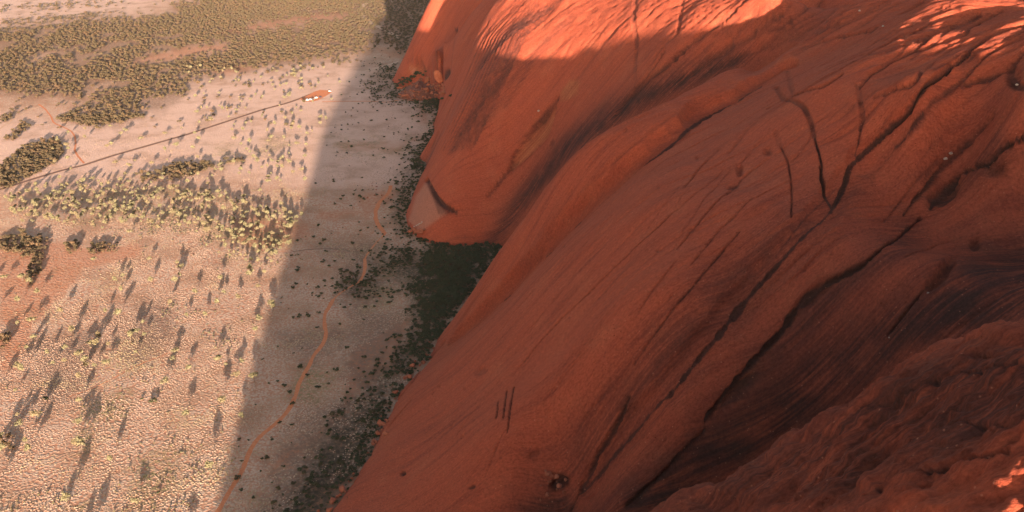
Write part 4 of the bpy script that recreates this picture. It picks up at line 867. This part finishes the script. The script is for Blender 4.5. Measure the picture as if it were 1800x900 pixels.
TF = [(700, 690), (668, 760), (631, 828), (590, 890), (760, 612), (730, 645), (748, 300), (728, 345), (716, 385), (770, 250), (760, 235)]
for k in range(70):
    i = rb.randrange(5); a0, b0 = [(765, 600), (700, 692), (669, 760), (631, 830), (581, 900)][i]; a1, b1 = [(700, 692), (669, 760), (631, 830), (581, 900), (560, 940)][i]; t = rb.random(); a, b = a0 + (a1 - a0) * t + rb.gauss(-3, 5), b0 + (b1 - b0) * t + rb.gauss(0, 4)
    if b < 905: boulder(a, b, rb.choice([2, 2.5, 3, 4, 5, 7]), 'fallen red boulder among the shrubs along the foot of the big face', 'fallen boulders along the rock foot', seed=200 + k, rot=(rb.random(), rb.random(), rb.random() * 6))
# boulders choking the gully cleft at the bottom
for k in range(16):
    a, b = rb.gauss(978, 16), rb.gauss(850, 14); boulder(a, b, rb.uniform(1.5, 5), 'dark boulder jammed in the hollow at the bottom of the big face', 'boulders in the bottom hollow', seed=90 + k, rot=(rb.random(), rb.random(), rb.random() * 6))

# ------------------------------------------------------------------ vehicles in the car park
def plainmat(name, c, r_=.4, sp=.5, metal=0):
    m = M(name, r_, sp); m.col(c); m.b.inputs['Metallic'].default_value = metal; return m.m
WHT = plainmat('white_vehicle_paint', (.58, .55, .52)); DRK = plainmat('dark_blue_stand_in_paint', (.03, .035, .06)); GLS = plainmat('dark_window_glass', (.02, .025, .03), .1); TYR = plainmat('black_rubber', (.02, .02, .02), .9, .1); LMP = plainmat('clear_headlight_glass', (.7, .7, .65), .2)
def prism(name, prof, y0, y1, mat, parent, bev=.04):
    bm = bmesh.new(); a = [bm.verts.new((x, y0, z)) for x, z in prof]; b = [bm.verts.new((x, y1, z)) for x, z in prof]; n = len(prof)
    bm.faces.new(a); bm.faces.new(b[::-1])
    for k in range(n): bm.faces.new((a[k], b[k], b[(k + 1) % n], a[(k + 1) % n]))
    bmesh.ops.recalc_face_normals(bm, faces=bm.faces)
    if bev: bmesh.ops.bevel(bm, geom=list(bm.edges), offset=bev, segments=2, affect='EDGES')
    me = bpy.data.meshes.new(name); bm.to_mesh(me); bm.free(); me.materials.append(mat); o = bpy.data.objects.new(name, me); col.objects.link(o); o.parent = parent; return o
def wheel(parent, x, y, r_):
    bm = bmesh.new(); bmesh.ops.create_cone(bm, segments=14, radius1=r_, radius2=r_, depth=.24, cap_ends=True); bmesh.ops.rotate(bm, verts=bm.verts, cent=(0, 0, 0), matrix=__import__('mathutils').Matrix.Rotation(R(90), 3, 'X')); bmesh.ops.bevel(bm, geom=[e for e in bm.edges if len(e.link_faces) == 2 and e.calc_face_angle() > 1], offset=.04, segments=1, affect='EDGES')
    me = bpy.data.meshes.new('wheel'); bm.to_mesh(me); bm.free(); me.materials.append(TYR); o = bpy.data.objects.new('wheel', me); col.objects.link(o); o.location = (x, y, r_); o.parent = parent
def vehicle(name, px, py, rz, L, W_, H_, paint, label, group, carlike):
    X, Y = at(px, py); e = bpy.data.objects.new(name, None); col.objects.link(e); e.location = (float(X), float(Y), .07); e.rotation_euler = (0, 0, R(rz)); tag(e, label, 'car' if carlike else 'van', group)
    h = L / 2; w2 = W_ / 2
    if carlike:
        body = [(-h, .45), (-h, 1.0), (-h * .9, 1.1), (h * .42, 1.12), (h * .95, .95), (h, .5), (h * .9, .38), (-h * .92, .38)]; cab = [(-h * .93, 1.12), (-h * .84, H_), (h * .1, H_), (h * .38, 1.12)]
        gl = [(-h * .86, 1.17), (-h * .79, H_ - .1), (h * .07, H_ - .1), (h * .30, 1.17)]
    else:
        body = [(-h, .45), (-h, 1.25), (h * .72, 1.25), (h * .97, 1.0), (h, .5), (h * .9, .4), (-h * .95, .4)]; cab = [(-h, 1.25), (-h * .97, H_), (h * .5, H_), (h * .74, 1.25)]
        gl = [(-h * .9, 1.32), (-h * .88, H_ - .3), (h * .47, H_ - .3), (h * .64, 1.32)]
    prism('body', body, -w2, w2, paint, e); prism('cabin', cab, -w2 * .9, w2 * .9, paint, e)
    for sgn_ in (-1, 1): prism('side_window', gl, *sorted((sgn_ * (w2 * .9 + .012), sgn_ * (w2 * .9 - .03))), GLS, e, 0)
    (xa, za), (xb, zb) = cab[3], cab[2]; prism('windscreen', [(xa - .03, za + .06), (xb + .01, zb - .08), (xb + .05, zb - .08), (xa + .02, za + .06)], -w2 * .78, w2 * .78, GLS, e, 0)
    for sx in (-h * .62, h * .62):
        for sy in (-w2 + .08, w2 - .08): wheel(e, sx, sy, .38)
    for sy in (-w2 * .7, w2 * .7): prism('headlight', [(h * .965, .72), (h * .955, .9), (h * .99, .88), (h * 1.005, .72)], sy - .16, sy + .16, LMP, e, 0)
vehicle('parked_van', 540.5, 176.6, 8, 5.8, 2.2, 2.9, WHT, 'long white van, leftmost of the row in the red car park', 'vehicles in the red car park', False)
vehicle('parked_van', 546, 175.8, 20, 5.0, 2.1, 2.6, WHT, 'white van second from the left in the red car park', 'vehicles in the red car park', False)
vehicle('parked_car', 550.5, 174.5, 35, 4.9, 1.9, 1.8, WHT, 'white car in the middle of the parked row', 'vehicles in the red car park', True)
vehicle('parked_van', 556, 172.7, 30, 5.4, 2.1, 2.7, WHT, 'white van at the right end of the white row', 'vehicles in the red car park', False)
vehicle('parked_car', 563.5, 171.2, -10, 5.0, 1.9, 1.8, DRK, 'dark blue car added where a shadow lies, just right of the white row', 'vehicles in the red car park', True)  # stand-in car, added on a dark shadow
vehicle('parked_van', 580, 161.3, -20, 5.4, 2.0, 2.4, WHT, 'lone white van at the far right corner of the car park', 'vehicles in the red car park', False)

# ------------------------------------------------------------------ air
hz = bpy.data.materials.new('haze'); hz.use_nodes = True; hz.node_tree.nodes.clear()
pv = hz.node_tree.nodes.new('ShaderNodeVolumePrincipled'); pv.inputs['Color'].default_value = (.9, .84, .80, 1); pv.inputs['Density'].default_value = HAZE; pv.inputs['Anisotropy'].default_value = 0.0
ho = hz.node_tree.nodes.new('ShaderNodeOutputMaterial'); hz.node_tree.links.new(pv.outputs[0], ho.inputs['Volume'])
hx0, hx1, hy0, hy1, hz0, hz1 = -41000., 41000., -41000., 41000., -80., 520.
vs = [(x, y, z) for x in (hx0, hx1) for y in (hy0, hy1) for z in (hz0, hz1)]
if HAZE > 0:
    link_mesh('haze', vs, [(0, 1, 3, 2), (4, 6, 7, 5), (0, 4, 5, 1), (2, 3, 7, 6), (0, 2, 6, 4), (1, 5, 7, 3)], hz, smooth=False)['kind'] = 'stuff'
